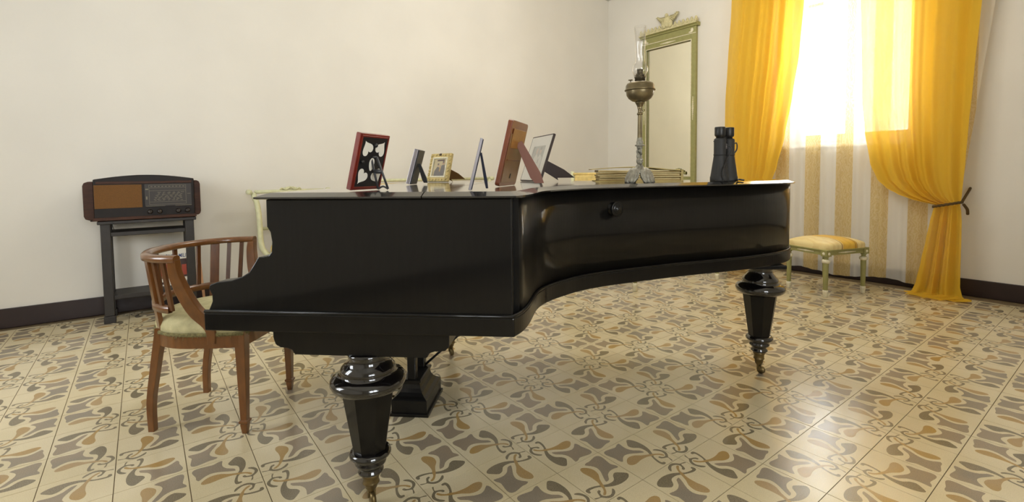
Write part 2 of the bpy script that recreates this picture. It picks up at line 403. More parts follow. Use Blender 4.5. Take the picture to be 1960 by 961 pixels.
def tile_geo():
    """top face of one tile, motif inlaid as faces; corner D (grey bell) at s=t=0"""
    g = 0.0065  # half joint as a fraction of the tile
    sq = [(g, g), (1-g, g), (1-g, 1-g), (g, 1-g)]
    polys = [[tuple(p) for p in smooth_path(q, 2, True)] for q in (bell, ochre, darkc, curl)]
    P = []; E = []
    for q in [sq]+polys:
        o = len(P); P += [Vector(p[:2]) for p in q]; E += [(o+i, o+(i+1) % len(q)) for i in range(len(q))]
    vo, eo, fo, *_ = delaunay_2d_cdt(P, E, [], 1, 1e-5)
    mi = []
    for f in fo:
        c = sum((vo[i] for i in f), Vector((0, 0)))/len(f)
        k = 0
        if inside(c, polys[3]): k = 3
        if inside(c, polys[0]): k = 1
        if inside(c, polys[2]): k = 3
        if inside(c, polys[1]): k = 2
        mi.append(k)
    vs = [((p.x-0.5)*TILE, -(p.y-0.5)*TILE, 0.0) for p in vo]
    fs = [tuple(f) for f in fo]
    fixed = []
    for f in fs:
        a, b, c = (Vector(vs[i]) for i in f[:3])
        fixed.append(f if (b-a).cross(c-a).z > 0 else f[::-1])
    # sides
    h = TILE*(0.5-g); o = len(vs)
    vs += [(-h, -h, 0), (h, -h, 0), (h, h, 0), (-h, h, 0), (-h, -h, -.005), (h, -h, -.005), (h, h, -.005), (-h, h, -.005)]
    for i in range(4):
        j = (i+1) % 4; fixed.append((o+i, o+4+i, o+4+j, o+j)[::-1] if False else (o+j, o+i, o+4+i, o+4+j)); mi.append(0)
    return vs, fixed, mi
TV, TF, TMI = tile_geo()
tile_me = bpy.data.meshes.new('tile'); tile_me.from_pydata(TV, [], TF)
for m in FM: tile_me.materials.append(m)
tile_me.polygons.foreach_set('material_index', TMI); tile_me.update()
floor = struct(MB().box(x0, x1, y0, y1, -0.1, -0.0022).build('floor', M_grout))
tiles = []
ia0, ia1 = int(math.floor(x0/TILE)), int(math.ceil(x1/TILE)); ja0, ja1 = int(math.floor(y0/TILE)), int(math.ceil(y1/TILE))
for i in range(ia0, ia1):
    for j in range(ja0, ja1):
        cx, cy = (i+0.5)*TILE, (j+0.5)*TILE
        if not (x0 < cx-0.06 and cx+0.06 < x1 and y0 < cy-0.06 and cy+0.06 < y1): continue
        # motif centre C sits on (odd, odd) lattice corners; the bell corner D is the even-even corner
        De = (i if i % 2 == 0 else i+1, j if j % 2 == 0 else j+1)
        dx, dy = De[0]-i, De[1]-j        # 0/1 position of D in this tile; mesh has D at (-x, +y) = (0, 1)
        rot = {(0, 1): 0.0, (0, 0): PI/2, (1, 0): PI, (1, 1): -PI/2}[(dx, dy)]
        p = pix((cx, cy, 0)); vis = p is not None and -40 < p[0] < 2000 and 400 < p[1] < 1010
        tiles.append((0 if vis else 1, (Vector((cx, cy, 0))-CAM).length, cx, cy, rot))
tiles.sort()
far = MB(); rt = random.Random(3)
for k, (hid, d, cx, cy, rot) in enumerate(tiles):
    dz = rt.uniform(-.0004, .0); tx, ty = rt.uniform(-.0016, .0016), rt.uniform(-.0016, .0016)
    mtx = Matrix.Translation((cx, cy, dz)) @ Matrix.Rotation(tx, 4, 'X') @ Matrix.Rotation(ty, 4, 'Y') @ Matrix.Rotation(rot, 4, 'Z')
    if k < 300:
        o = bpy.data.objects.new('tile', tile_me); C.objects.link(o); o.parent = floor; o.matrix_local = mtx
    else:
        base = len(far.v); far.v += [mtx @ Vector(v) for v in TV]
        far.f += [[a+base for a in f] for f in TF]; far.mi += TMI
me = bpy.data.meshes.new('floor_tiling'); me.from_pydata([tuple(v) for v in far.v], [], far.f)
for m in FM: me.materials.append(m)
me.polygons.foreach_set('material_index', far.mi); me.update()
o = bpy.data.objects.new('floor_tiling', me); C.objects.link(o); o.parent = floor; o['kind'] = 'stuff'

# ---------------------------------------------------------------- grand piano
PO = (0.51652, -0.86974); PA = math.atan2(0.737, 0.676)
ZL = 0.970
piano = thing('grand_piano', 'black lacquered grand piano with closed lid on fluted turned legs', 'piano', (PO[0], PO[1], 0), PA)
piano['label'] = 'large black lacquered grand piano with closed lid and turned legs'
bent = smooth_path([(0,.0),(.02,.05),(.034,.12),(.042,.2),(.05,.27),(.068,.335),(.1,.4),(.145,.465),(.21,.545),(.3,.62),(.41,.69),(.53,.76),(.65,.828),(.78,.893),(.91,.955),(1.03,1.02),(1.13,1.085),(1.22,1.16),(1.285,1.235),(1.325,1.31),(1.34,1.38),(1.32,1.43),(1.26,1.455),(1.15,1.46)], 4)
bent = [(p.x, p.y) for p in [Vector((*q[:2], 0)) for q in bent]]
PW = 1.46
body_out = [(-0.70, 0.05), (0.0, 0.05)] + [p for p in bent if p[1] > 0.055] + [(-0.70, PW-0.05)]
b_ = [(-0.70, 0.05), (0.015, 0.05)] + [p for p in bent if p[1] > 0.06] + [(-0.7, PW)]
MB().prism(b_, 0.60, 0.951, 'z', smooth=False).build('case_body', M_black, piano)
# bentside gets smooth shading
for o in [x for x in bpy.data.objects if x.name.startswith('case_body')]:
    for p in o.data.polygons:
        if abs(p.normal.z) < 0.5 and p.area < 0.04: p.use_smooth = True
cheek = [(.0,.951),(-.72,.951),(-.72,.871),(-.71,.855),(-.706,.826),(-.709,.797),(-.718,.786),(-.735,.782),(-.751,.781),(-.763,.762),(-.781,.736),(-.804,.722),(-.838,.711),(-.884,.705),(-.906,.697),(-.91,.686),(-.9,.667),(-.9,.648),(-.907,.632),(-.916,.615),(.0,.615)]
cheek2 = [(-.70,.951)]+cheek[1:-1]+[(-.70,.615)]
MB().prism(cheek, 0.0, 0.05, 'y').build('cheek', M_black, piano, 0.003)
MB().prism(cheek2, PW-0.05, PW, 'y').build('cheek', M_black, piano, 0.003)
# plinth and bead around the case
full = [(-0.918, 0.0), (0.0, 0.0)] + bent[1:] + [(-0.918, PW)]
pl = [tuple(p) for p in offset(full, 0.006)]
MB().prism(pl, 0.56, 0.6145, 'z').build('plinth', M_black, piano, 0.004)
bd = MB()
bead = [(-0.922, -0.003, .618), (0.0, -0.004, .618)] + [(p[0], p[1], .618) for p in offset([(q[0], q[1]) for q in full], 0.002)[2:-1]]
bd.tube(bead, 0.0055, 8)
bd.build('bead_moulding', M_black, piano)
# lid in two leaves, with a chamfered edge
lidout = [(-0.722, 0.0), (0.0, 0.0)] + bent[1:] + [(-0.722, PW)]
def lid_loft():
    bm = bmesh.new(); rings = []
    for off, z in ((0.016, 0.9515), (0.022, 0.954), (0.022, 0.9585), (-0.010, ZL)):
        rings.append([bm.verts.new((p.x, p.y, z)) for p in offset(lidout, off)])
    n = len(lidout)
    for a, b in zip(rings, rings[1:]):
        for i in range(n): bm.faces.new((a[i], a[(i+1) % n], b[(i+1) % n], b[i]))
    bm.faces.new(rings[0][::-1]); bm.faces.new(rings[-1])
    bmesh.ops.recalc_face_normals(bm, faces=bm.faces)
    return bm
for nm, cut, keep_low in (('lid_flap', -0.2515, True), ('lid_main', -0.2485, False)):
    bm = lid_loft()
    r = bmesh.ops.bisect_plane(bm, geom=bm.verts[:]+bm.edges[:]+bm.faces[:], plane_co=(cut, 0, 0), plane_no=(1, 0, 0), clear_outer=keep_low, clear_inner=not keep_low)
    ed = [e for e in bm.edges if e.is_boundary]
    bmesh.ops.holes_fill(bm, edges=ed); bmesh.ops.recalc_face_normals(bm, faces=bm.faces)
    me = bpy.data.meshes.new(nm); bm.to_mesh(me); bm.free(); me.materials.append(M_lid)
    for p in me.polygons:
        if p.area < 0.01: p.use_smooth = False
    o = bpy.data.objects.new(nm, me); C.objects.link(o); o.parent = piano
MB().tube([(-0.25, 0.03, .9575), (-0.25, PW-0.03, .9575)], 0.002, 8).build('hinge_rod', M_brass, piano)
# keybed, fallboard and key slip between the cheeks
MB().box(-0.905, -0.70, 0.05, PW-0.05, 0.6145, 0.655).build('key_slip', M_black, piano, 0.003)
MB().prism([(-.89,.655),(-.89,.672),(-.86,.69),(-.78,.70),(-.725,.72),(-.705,.76),(-.70,.86),(-.70,.655)], 0.05, PW-0.05, 'y').build('fallboard', M_black, piano, 0.003)
# lid prop knob on the bentside
kp = Vector((.345, .653, .872)); kn = Vector((.537, -.844, 0))
MB().lathe([(0, 0), (.026, 0), (.026, .004), (.016, .007), (.014, .018), (.022, .022), (.030, .027), (.031, .033), (.027, .037), (.022, .035), (.019, .036), (.015, .039), (.009, .038), (.007, .041), (0, .042)], 32, M=align(kp, kn)).build('turned_knob', M_black, piano)
# legs
def piano_leg(u, v, s, top, name='leg'):
    root_M = Matrix.Translation((u, v, 0)); m = MB()
    neck = [(.058, top), (.060, top-.012), (.054, top-.018), (.057, .535*s), (.056, .512*s), (.070, .495*s), (.081, .482*s), (.083, .472*s), (.079, .466*s), (.092, .458*s), (.106, .452*s), (.113, .441*s), (.114, .432*s), (.110, .420*s), (.100, .412*s), (.088, .408*s), (.078, .403*s), (.070, .400*s)]
    neck = [p for i, p in enumerate(neck) if i < 3 or p[1] < top-.02]
    m.lathe(neck, 40, M=root_M)
    m.lathe([(.080, .402*s), (.050, .192*s)], 8, mi=1, M=root_M @ Matrix.Rotation(PI/8+.25, 4, 'Z'), smooth=False)
    m.lathe([(.048, .196*s), (.057, .192*s), (.063, .184*s), (.063, .176*s), (.055, .168*s), (.044, .163*s), (.043, .158*s), (.048, .152*s), (.047, .145*s), (.040, .140*s), (.034, .132*s), (.034, .126*s), (.039, .121*s), (.039, .115*s), (.028, .108*s)], 32, M=root_M)
    o = m.build(name, [M_legblack, M_black], piano)
    b = MB(); b.lathe([(.027, .112*s), (.028, .1*s), (.024, .096*s), (.024, .078*s), (.026, .075*s), (.021, .07*s), (.018, .052), (.014, .046), (.011, .040)], 24, M=root_M)
    b.build('brass_ferrule', M_brass, o)
    c = MB(); d = Vector((.6, -.8, 0)); wc = Vector((u, v, .019)) + d*.012
    c.tube([wc - Vector((.8, .6, 0))*.007, wc + Vector((.8, .6, 0))*.007], .0185, 20)
    c.box(-.004, .004, -.013, .013, .02, .045, M=Matrix.Translation((u, v, 0)) @ Matrix.Rotation(-.9, 4, 'Z'))
    c.build('castor', M_brass, o)
    return o
piano_leg(-.455, .075, .905, .482)
piano_leg(-.48, 1.31, .905, .482)
piano_leg(1.13, 1.175, 1.0, .545)
for va, vb in ((.035, .15), (1.24, 1.39)):
    MB().prism([(-.735,.56),(-.735,.528),(-.728,.508),(-.712,.499),(-.69,.497),(-.676,.492),(-.668,.478),(-.26,.478),(-.252,.492),(-.235,.498),(-.205,.50),(-.192,.512),(-.19,.56)], va, vb, 'y').build('leg_block', M_black, piano, 0.003)
MB().box(1.05, 1.22, 1.09, 1.26, .542, .5605).build('leg_block', M_black, piano, 0.004)
# pedal lyre
ly = MB(); L0, L1, V0, V1 = -.585, -.417, .60, .862
ly.box(L0, L1, V0, V1, 0.0, .013)
lyr = ly.build('pedal_lyre', M_black, piano, 0.002)
rows = []
for k, (ins, z) in enumerate([(.008, .013), (.008, .066), (.012, .07), (.024, .078), (.036, .09), (.044, .104), (.048, .12), (.048, .128), (.042, .131), (.042, .139), (.046, .142)]):
    rows.append([(L0+ins, V0+ins, z), (L1-ins, V0+ins, z), (L1-ins, V1-ins, z), (L0+ins, V1-ins, z)])
pb = MB(); pb.grid(rows, smooth=False, closed=True); pb.add(rows[-1], [(0, 1, 2, 3)]); pb.build('pedal_box', M_black, lyr)
for vv in (.665, .80):
    MB().box(-.519, -.482, vv-.019, vv+.019, .14, .56).build('lyre_post', M_black, lyr, 0.004)
MB().box(-.53, -.475, .64, .825, .44, .56).build('lyre_crosspiece', M_black, lyr, 0.004)
MB().tube([(-.49, .80, .14), (.0, .86, .57)], .0055, 8).build('lyre_rod', M_plain_dark, lyr)
for vv in (.69, .77):
    MB().tube([(-.585, vv, .045), (-.66, vv, .045), (-.70, vv, .035)], [.008, .011, .014], 8, flat=(1, .5)).build('pedal', M_brass, lyr)

# ---------------------------------------------------------------- things on the lid
def lidpt(u, v, z=ZL):
    c, s = math.cos(PA), math.sin(PA)
    return Vector((PO[0]+u*c-v*s, PO[1]+u*s+v*c, z))
def frame_root(name, label, u, v, psi, group='framed photographs on the piano lid'):
    p = lidpt(u, v, ZL+.003); return thing(name, label, 'picture frame', p, math.radians(psi), group)
def lean_M(deg): return Matrix.Rotation(-math.radians(deg), 4, 'X')      # +y is the way the top leans
def rim(w, h, b, t0, t1, mi=0, M=None, prof=None):
    """four mitred bars of a frame standing on z=0, x centred; depth from y=t0 to t1"""
    m = MB()
    O_ = [(-w/2, 0), (w/2, 0), (w/2, h), (-w/2, h)]; I_ = [(-w/2+b, b), (w/2-b, b), (w/2-b, h-b), (-w/2+b, h-b)]
    for i in range(4):
        j = (i+1) % 4
        vs = [(O_[i][0], t0, O_[i][1]), (O_[j][0], t0, O_[j][1]), (I_[j][0], t0, I_[j][1]), (I_[i][0], t0, I_[i][1]),
              (O_[i][0], t1, O_[i][1]), (O_[j][0], t1, O_[j][1]), (I_[j][0], t1, I_[j][1]), (I_[i][0], t1, I_[i][1])]
        m.add(vs, [(0,1,2,3), (7,6,5,4), (0,4,5,1), (1,5,6,2), (2,6,7,3), (3,7,4,0)], mi, False, M)
    return m
# 1 red frame seen from behind, black back with heart-shaped openings; back faces the camera (local -y ... the frame leans towards local -y)
def heart_opening(cx, cz, r, ang, tear=False):
    pts = []
    for k in range(28):
        t = 2*PI*k/28
        if tear: x, z = 0.55*math.sin(t)*math.cos(t/2)**0 * (1 if True else 0), math.cos(t); x *= (1 - 0.25*z)
        else:
            x = 0.95*math.sin(t)**3; z = (13*math.cos(t)-5*math.cos(2*t)-2*math.cos(3*t)-math.cos(4*t))/16
        c, s = math.cos(ang), math.sin(ang); pts.append((cx+r*(x*c-z*s), cz+r*(x*s+z*c)))
    return pts
f1 = frame_root('framed_photograph', 'red wooden photo frame seen from behind, black back with heart-shaped cut-outs', -.488, .165, 120.5)
w, h = .143, .180; ML = lean_M(-15.1)
# camera looks at the face y<0 of this frame? decided by the sign of the lean: the top leans to -y, towards the viewer
rim(w, h, .011, -.004, .014, M=ML).build('frame_rim', M_red, f1, 0.002)
rim(w-.012, h-.012, .005, -.007, -.003, M=ML @ Matrix.Translation((0, 0, .006))).build('frame_lip', M_red, f1, 0.001)
MB().box(-w/2+.010, w/2-.010, -.0052, .004, .010, h-.010, M=ML).build('back_panel', M_plain_dark, f1)
for cx, cz, r, ang, tear in ((-.031, .134, .026, 3.70, 0), (.033, .134, .026, -3.70, 0), (-.033, .045, .026, -.56, 0), (.036, .045, .026, .56, 0), (.002, .083, .021, PI, 1)):
    q = heart_opening(cx, cz, r, ang, tear)
    MB().prism(q, -.0060, -.0050, 'y', M=ML).build('cut_out', M_paper, f1)
MB().ball((0, -.010, h-.034), .007, M=ML).build('turn_button', M_plain_dark, f1)
MB().ball((-.048, -.010, .092), .006, M=ML).build('turn_button', M_plain_dark, f1)
M_strutgrey = mat('grey_plastic', (58, 58, 60), .4)
st = MB(); tp = ML @ Vector((.004, -.008, .108)); ft = Vector((.012, -.062, .001)); wv = Vector((.38, -.92, 0))
for sx in (-1, 1): st.tube([tp+wv*sx*.009, ft+wv*sx*.016], .0035, 6)
st.tube([tp+wv*-.009, tp+wv*.009], .003, 6)
st.tube(smooth_path([ft+wv*-.016, ft+Vector((0, 0, .008)), ft+wv*.016]), .003, 6)
md = tp*.55+ft*.45; st.tube([md+wv*-.013, md+wv*.013], .007, 6)
st.build('easel_strut', M_strutgrey, f1)

def strut(root, top, bot, w0, w1, t, material):
    """a flat fin-like easel leg from top to foot, opening sideways, with a clipped foot"""
    a, b = Vector(top), Vector(bot); d = (b-a); L = d.length; d.normalize()
    r = root.rotation_euler.z; n = Vector((-.798*math.cos(r)+.602*math.sin(r), .798*math.sin(r)+.602*math.cos(r), 0))
    n = (n - d*n.dot(d)).normalized(); x = d.cross(n)
    Mx = Matrix(((x.x, d.x, n.x, a.x), (x.y, d.y, n.y, a.y), (x.z, d.z, n.z, a.z), (0, 0, 0, 1)))
    flat = lambda q: (q, L - (x.z*q)/max(.2, -d.z)*-1 - w1*.02)
    pts = [(-w0/2, 0), (w0/2, 0), (w1/2, L*.80), flat(w1*.36), flat(-w1*.36), (-w1/2, L*.80)]
    m = MB().prism(pts, -t/2, t/2, 'z', M=Mx)
    for q in m.v: q.z = max(q.z, -.0024)
    return m.build('easel_strut', material, root, 0.0006)
# 2 small dark frame seen nearly edge-on
f2 = frame_root('framed_photograph', 'small black photo frame seen nearly edge-on with a pale side', -.55, .872, 140.6)
ML = lean_M(-15.5); w, h = .115, .163
rim(w, h, .015, -.004, .014, M=ML).build('frame_rim', M_silver, f2, .0015)
MB().box(-w/2+.001, w/2-.001, -.010, -.002, .001, h-.001, M=ML).build('back_panel', M_plain_dark, f2, .001)
strut(f2, ML @ Vector((0, -.010, .098)), (0.0, -.066, .004), .014, .022, .010, M_plain_dark)
# 3 small gilt frame with a group photograph
def photo_print(root, M, xa, xb, za, zb, y, cols, figs):
    m = MB(); m.box(xa, xb, y, y+.001, za, zb, 0)
    for k, (kind, a, b, c, d, mi) in enumerate(figs):
        X = lambda s: xa+(xb-xa)*s
        Z = lambda s: za+(zb-za)*s
        yy = y-.0004-.00015*k
        if kind == 'e':
            pts = [(X(a+c*math.cos(2*PI*i/16)), Z(b+d*math.sin(2*PI*i/16))) for i in range(16)]
        else: pts = [(X(px_), Z(pz_)) for px_, pz_ in a]
        m.add([(p[0], yy, p[1]) for p in pts], [tuple(range(len(pts)))], mi)
    m.v = [M @ v for v in m.v]
    return m.build('photo_print', cols, root)
f3 = frame_root('framed_photograph', 'small ornate gilt photo frame holding a group photograph', -.545, 1.345, 14)
ML = lean_M(14.5); w, h = .165, .162
rim(w, h, .026, -.010, .008, M=ML).build('frame_rim', M_giltframe, f3, .003)
rim(w-.046, h-.046, .008, -.013, -.004, M=ML @ Matrix.Translation((0, 0, .023))).build('inner_moulding', M_whitegilt, f3, .001)
orn = MB()
for sx in (-1, 1):
    for k in range(7):
        orn.ball((sx*(w/2-.008), -.011, .018+k*(h-.036)/6), (.007, .005, .010 if k % 2 else .006), 8, 6, M=ML)
for k in range(6):
    for zz in (.010, h-.010): orn.ball((-w/2+.02+k*(w-.04)/5, -.011, zz), (.009 if k % 2 else .006, .005, .006), 8, 6, M=ML)
orn.build('carved_ornament', M_giltframe, f3)
MB().ball((0, -.013, h-.008), (.012, .006, .007), M=ML).build('dark_boss', mat('worn_gilt', (70, 56, 36), .5, metal=.4), f3)
pcols = [mat('photo_cream', (214, 196, 150), .5), mat('photo_grey', (104, 98, 98), .5), mat('photo_dark', (92, 70, 70), .5), mat('photo_skin', (196, 150, 120), .5), mat('photo_yellow', (216, 178, 110), .5)]
photo_print(f3, ML, -w/2+.03, w/2-.03, .03, h-.03, -.004, pcols, [
    ('p', [(.1, 0), (.12, .3), (.3, .55), (.48, .5), (.52, .25), (.5, 0)], 0, 0, 0, 1), ('e', .36, .63, .06, .08, 3), ('e', .36, .69, .065, .05, 2),
    ('p', [(.48, 0), (.55, .35), (.62, .62), (.85, .66), (.9, .4), (.86, 0)], 0, 0, 0, 1), ('e', .74, .75, .07, .09, 3), ('e', .74, .82, .07, .05, 2),
    ('p', [(.46, .3), (.5, .55), (.6, .5), (.56, .25)], 0, 0, 0, 4), ('e', .52, .58, .045, .06, 3), ('p', [(.25, .86), (.8, .88), (.8, .95), (.25, .93)], 0, 0, 0, 2)])
MB().box(-w/2+.026, w/2-.026, -.0055, -.0053, .026, h-.026, M=ML).build('glazing', M_glass, f3)
MB().box(-w/2+.006, w/2-.006, .007, .010, .004, h-.006, M=ML).build('back_panel', M_leather, f3)
strut(f3, ML @ Vector((.03, .012, .062)), (.05, .112, .012), .052, .058, .004, mat('tan_strut', (110, 76, 30), .5))
# 4 thin silver frame, edge-on
f4 = frame_root('framed_photograph', 'thin silver photo frame seen edge-on with dark blue strut', -.13, .075, 147)
ML = lean_M(-14); w, h = .10, .152
rim(w, h, .010, -.003, .005, M=ML).build('frame_rim', M_silver, f4, .001)
MB().box(-w/2+.002, w/2-.002, -.0055, -.002, .002, h-.002, M=ML).build('back_panel', M_navy, f4)
strut(f4, ML @ Vector((0, -.006, .113)), (0, -.050, .003), .006, .009, .012, M_navy)
# 5 tall brown frame seen from behind
f5 = frame_root('framed_photograph', 'tall brown wooden photo frame seen from behind with broad brown strut', -.075, .534, 126)
ML = lean_M(-13.6); w, h = .215, .248
MB().prism([(p[0], p[1]) for p in [(-w/2+.012, 0), (w/2-.012, 0), (w/2-.003, .004), (w/2, .012), (w/2, h-.012), (w/2-.003, h-.004), (w/2-.012, h), (-w/2+.012, h), (-w/2+.003, h-.004), (-w/2, h-.012), (-w/2, .012), (-w/2+.003, .004)]], -.008, .010, 'y', M=ML).build('frame_rim', M_brownwood, f5, .002)
MB().box(-w/2+.012, w/2-.012, -.0100, -.0078, .014, h-.05, M=ML).build('back_panel', M_brownback, f5, .001)
MB().box(-w/2+.03, w/2-.02, -.0125, -.0099, .145, h-.03, M=ML).build('back_insert', mat('tan_board', (150, 100, 34), .35, noise=.2, nscale=12), f5, .001)
MB().box(-w/2+.02, w/2-.03, -.0125, -.0099, .098, .103, M=ML).build('backing_clip', M_brownwood, f5)
MB().box(-.006, .004, -.0115, -.0099, .03, .048, M=ML).build('hanging_slot', M_plain_dark, f5)
strut(f5, ML @ Vector((.005, -.014, .172)), (.03, -.128, .006), .026, .044, .004, M_leather)
# 6 thin dark frame with white mount, front towards the camera
f6 = frame_root('framed_photograph', 'thin dark photo frame with wide white mount and pale portrait', -.025, 1.29, -19)
ML = lean_M(18.5); w, h = .30, .259
rim(w, h, .006, -.004, .008, M=ML).build('frame_rim', M_darkleather, f6, .001)
rim(w-.01, h-.01, .055, -.0035, .0, M=ML @ Matrix.Translation((0, 0, .005))).build('white_mount', M_whitemat, f6)
photo_print(f6, ML, -w/2+.056, w/2-.056, .057, h-.057, -.001, [mat('portrait_grey', (160, 158, 148), .5), mat('portrait_dark', (126, 122, 114), .5), mat('portrait_skin', (196, 166, 144), .5), mat('portrait_white', (206, 202, 190), .5)], [
    ('p', [(.0, 0), (.05, .6), (.2, 1), (.0, 1)], 0, 0, 0, 1), ('p', [(.22, 0), (.28, .55), (.42, .68), (.55, .55), (.5, 0)], 0, 0, 0, 3), ('e', .4, .78, .07, .12, 2),
    ('p', [(.52, 0), (.56, .5), (.7, .66), (.9, .5), (.92, 0)], 0, 0, 0, 3), ('e', .68, .78, .07, .12, 2), ('e', .68, .88, .08, .07, 1), ('p', [(.64, .45), (.7, .48), (.68, .3), (.63, .32)], 0, 0, 0, 1)])
MB().box(-w/2+.006, w/2-.006, -.0042, -.004, .006, h-.006, M=ML).build('glazing', M_glass, f6)
MB().box(-w/2+.003, w/2-.003, .007, .010, .003, h-.003, M=ML).build('back_panel', M_darkleather, f6)
strut(f6, ML @ Vector((.05, .012, .105)), (.055, .190, .016), .056, .066, .005, M_darkleather)

# album
al = thing('photo_album', 'thick tan photograph album lying flat behind the oil lamp', 'album', lidpt(.53, 1.27), PA)
w, d = .43, .26
MB().box(-w/2, w/2, -d/2, d/2, 0, .004).build('back_cover', M_albumcover, al, .001)
rp = random.Random(5); z = .0045
for k in range(10):
    t = .0042 + rp.uniform(-.0006, .0012); a = rp.uniform(-.004, .006); b = rp.uniform(-.005, .009); zz = z
    rows = []
    for q in range(9):
        s = q/8; lift = .0022*math.sin(s*PI*1.5+k)*(k/9)
        rows.append([(-w/2+.016+a+(w-.03)*s, -d/2+.006+b, zz+lift), (-w/2+.016+a+(w-.03)*s, -d/2+.006+b, zz+lift+t), (-w/2+.016+a+(w-.03)*s, d/2-.01, zz+lift+t), (-w/2+.016+a+(w-.03)*s, d/2-.01, zz+lift)])
    m = MB(); m.grid(rows, closed=True, smooth=False); m.add(rows[0], [(0, 1, 2, 3)]); m.add(rows[-1], [(3, 2, 1, 0)])
    m.build('page', M_page if k % 2 else M_page2, al); z += t + .0008
m = MB(); rows = []
for q in range(13):
    s = q/12; xx = -w/2-.018+(w+.02)*s; zz = .060+.010*math.sin(PI*min(1, s*1.15))-.022*max(0, s-.55)**1.2
    rows.append([(xx, -d/2-.004, zz), (xx, -d/2-.004, zz+.004), (xx, d/2, zz+.004), (xx, d/2, zz)])
m.grid(rows, closed=True, smooth=True); m.add(rows[0], [(0, 1, 2, 3)]); m.add(rows[-1], [(3, 2, 1, 0)])
m.build('front_cover', M_albumcover, al)
MB().box(w/2-.012, w/2, -d/2, d/2, .003, .056).build('spine', M_albumcover, al, .001)

# oil lamp
lp = thing('oil_lamp', 'tall brass oil lamp with glass chimney and cherub stem', 'lamp', lidpt(.49, .88))
k = .00232
m = MB()
NA = 96; NT = 14
rows = []
for q in range(NT+1):
    row = []
    for k_ in range(NA):
        a = 2*PI*k_/NA; foot = abs(math.cos(2*(a+.12)))**.55; tm = .60+.40*min(1, foot*1.25) if foot > .35 else .60
        t = tm*q/NT; r = .016+.053*t**.75*(1+.05*math.sin(a*24)*t); zz = .066*(1-t**2.1)+.0015+.002*math.sin(a*16+q)*(t > .1)
        row.append((r*math.cos(a), r*math.sin(a), zz))
    rows.append(row)
inner = [[(p[0]*.90, p[1]*.90, max(.0, p[2]-.005)) for p in r] for r in rows[::-1]]
m.grid(rows+inner, closed=True)
for i in range(4):
    a = -.12+i*PI/2; dv = Vector((math.cos(a), math.sin(a), 0))
    m.tube(smooth_path([dv*.058+Vector((0, 0, .012)), dv*.068+Vector((0, 0, .004)), dv*.074+Vector((0, 0, .006)), dv*.071+Vector((0, 0, .012))]), .0045, 8)
m.lathe([(.030, .048), (.034, .056), (.028, .064), (.020, .068), (.016, .074)], 20)
base = m.build('pierced_base', M_pewter, lp)
m = MB()      # cherub
m.lathe([(.014, .07), (.016, .076), (.011, .082)], 16)
m.ball((0, 0, .097), (.016, .014, .018)); m.ball((-.004, 0, .118), (.012, .011, .016)); m.ball((.006, -.004, .102), (.013, .010, .010))
m.ball((.002, 0, .142), (.009, .009, .010)); m.tube([(-.008, 0, .125), (-.012, -.004, .14), (-.006, 0, .155)], [.005, .0045, .004], 8)
m.tube([(.008, 0, .125), (.011, -.004, .142), (.005, 0, .158)], [.005, .0045, .004], 8); m.tube([(.006, -.006, .095), (.014, -.010, .088), (.010, -.006, .078)], [.007, .006, .005], 8)
m.ball((-.010, .004, .13), (.004, .010, .014)); m.build('cherub_figure', M_pewter, lp)
MB().lathe([(.008, .150), (.014, .154), (.012, .160), (.021, .164), (.021, .168), (.014, .172), (.016, .180), (.013, .186), (.0115, .196), (.0115, .200)], 24).build('capital', M_pewter, lp)
m = MB(); n = 10; rows = []
for z_, r_ in ((.198, .0105), (.33, .0088)):
    rows.append([Vector((r_*(1 if q % 2 else .88)*math.cos(PI*q/n), r_*(1 if q % 2 else .88)*math.sin(PI*q/n), z_)) for q in range(2*n)])
m.grid(rows, closed=True, smooth=False); m.lathe([(.0115, .3), (.0125, .305), (.0115, .31)], 20)
m.lathe([(.009, .325), (.011, .328), (.010, .331), (.013, .340), (.019, .352), (.021, .354), (.021, .357)], 24)
m.build('fluted_column', M_bronze, lp)
MB().tube([(.012, 0, .322), (.018, 0, .314), (.024, 0, .316), (.023, 0, .323)], .0018, 8).build('hook', M_bronze, lp)
bz = .357
MB().lathe([(.018, bz), (.034, bz+.005), (.049, bz+.016), (.058, bz+.030), (.0605, bz+.046), (.0605, bz+.049), (.066, bz+.050), (.067, bz+.053), (.064, bz+.056), (.062, bz+.058), (.0615, bz+.072), (.056, bz+.081), (.044, bz+.086), (.030, bz+.089), (.022, bz+.091)], 48).build('oil_reservoir', M_bronze, lp)
MB().lathe([(.0225, bz+.088), (.0225, bz+.104), (.0245, bz+.106), (.0235, bz+.109), (.020, bz+.112), (.022, bz+.116), (.017, bz+.121), (.013, bz+.126), (.012, bz+.138), (.014, bz+.141), (.014, bz+.143)], 28).build('burner', mat('dark_burner', (84, 76, 60), .45, metal=.8), lp)
m = MB()
for i in range(8):
    a = 2*PI*i/8; m.tube([(.0235*math.cos(a), .0235*math.sin(a), bz+.106), (.0255*math.cos(a), .0255*math.sin(a), bz+.122)], .0012, 5)
m.build('gallery_prongs', M_bronze, lp)
fx, fy = -.602, -.798      # towards image left
m = MB(); m.tube([(fx*.042, fy*.042, bz+.080), (fx*.042, fy*.042, bz+.096)], .0022, 8); m.lathe([(0, 0), (.010, 0), (.010, .003), (0, .003)], 16, M=Matrix.Translation((fx*.042, fy*.042, bz+.095)))
m.build('filler_key', M_bronze, lp)
m = MB(); cp = [(.021, bz+.110), (.022, bz+.116), (.029, bz+.124), (.0345, bz+.137), (.034, bz+.150), (.028, bz+.163), (.021, bz+.172), (.0195, bz+.19), (.0200, bz+.22), (.0225, .60), (.0255, .687)]
rows = [[(r*math.cos(2*PI*q/40), r*math.sin(2*PI*q/40), z_) for q in range(40)] for r, z_ in cp+[(r-.0014, z_) for r, z_ in cp[::-1]]]
m.grid(rows, closed=True); m.build('glass_chimney', M_glass, lp)

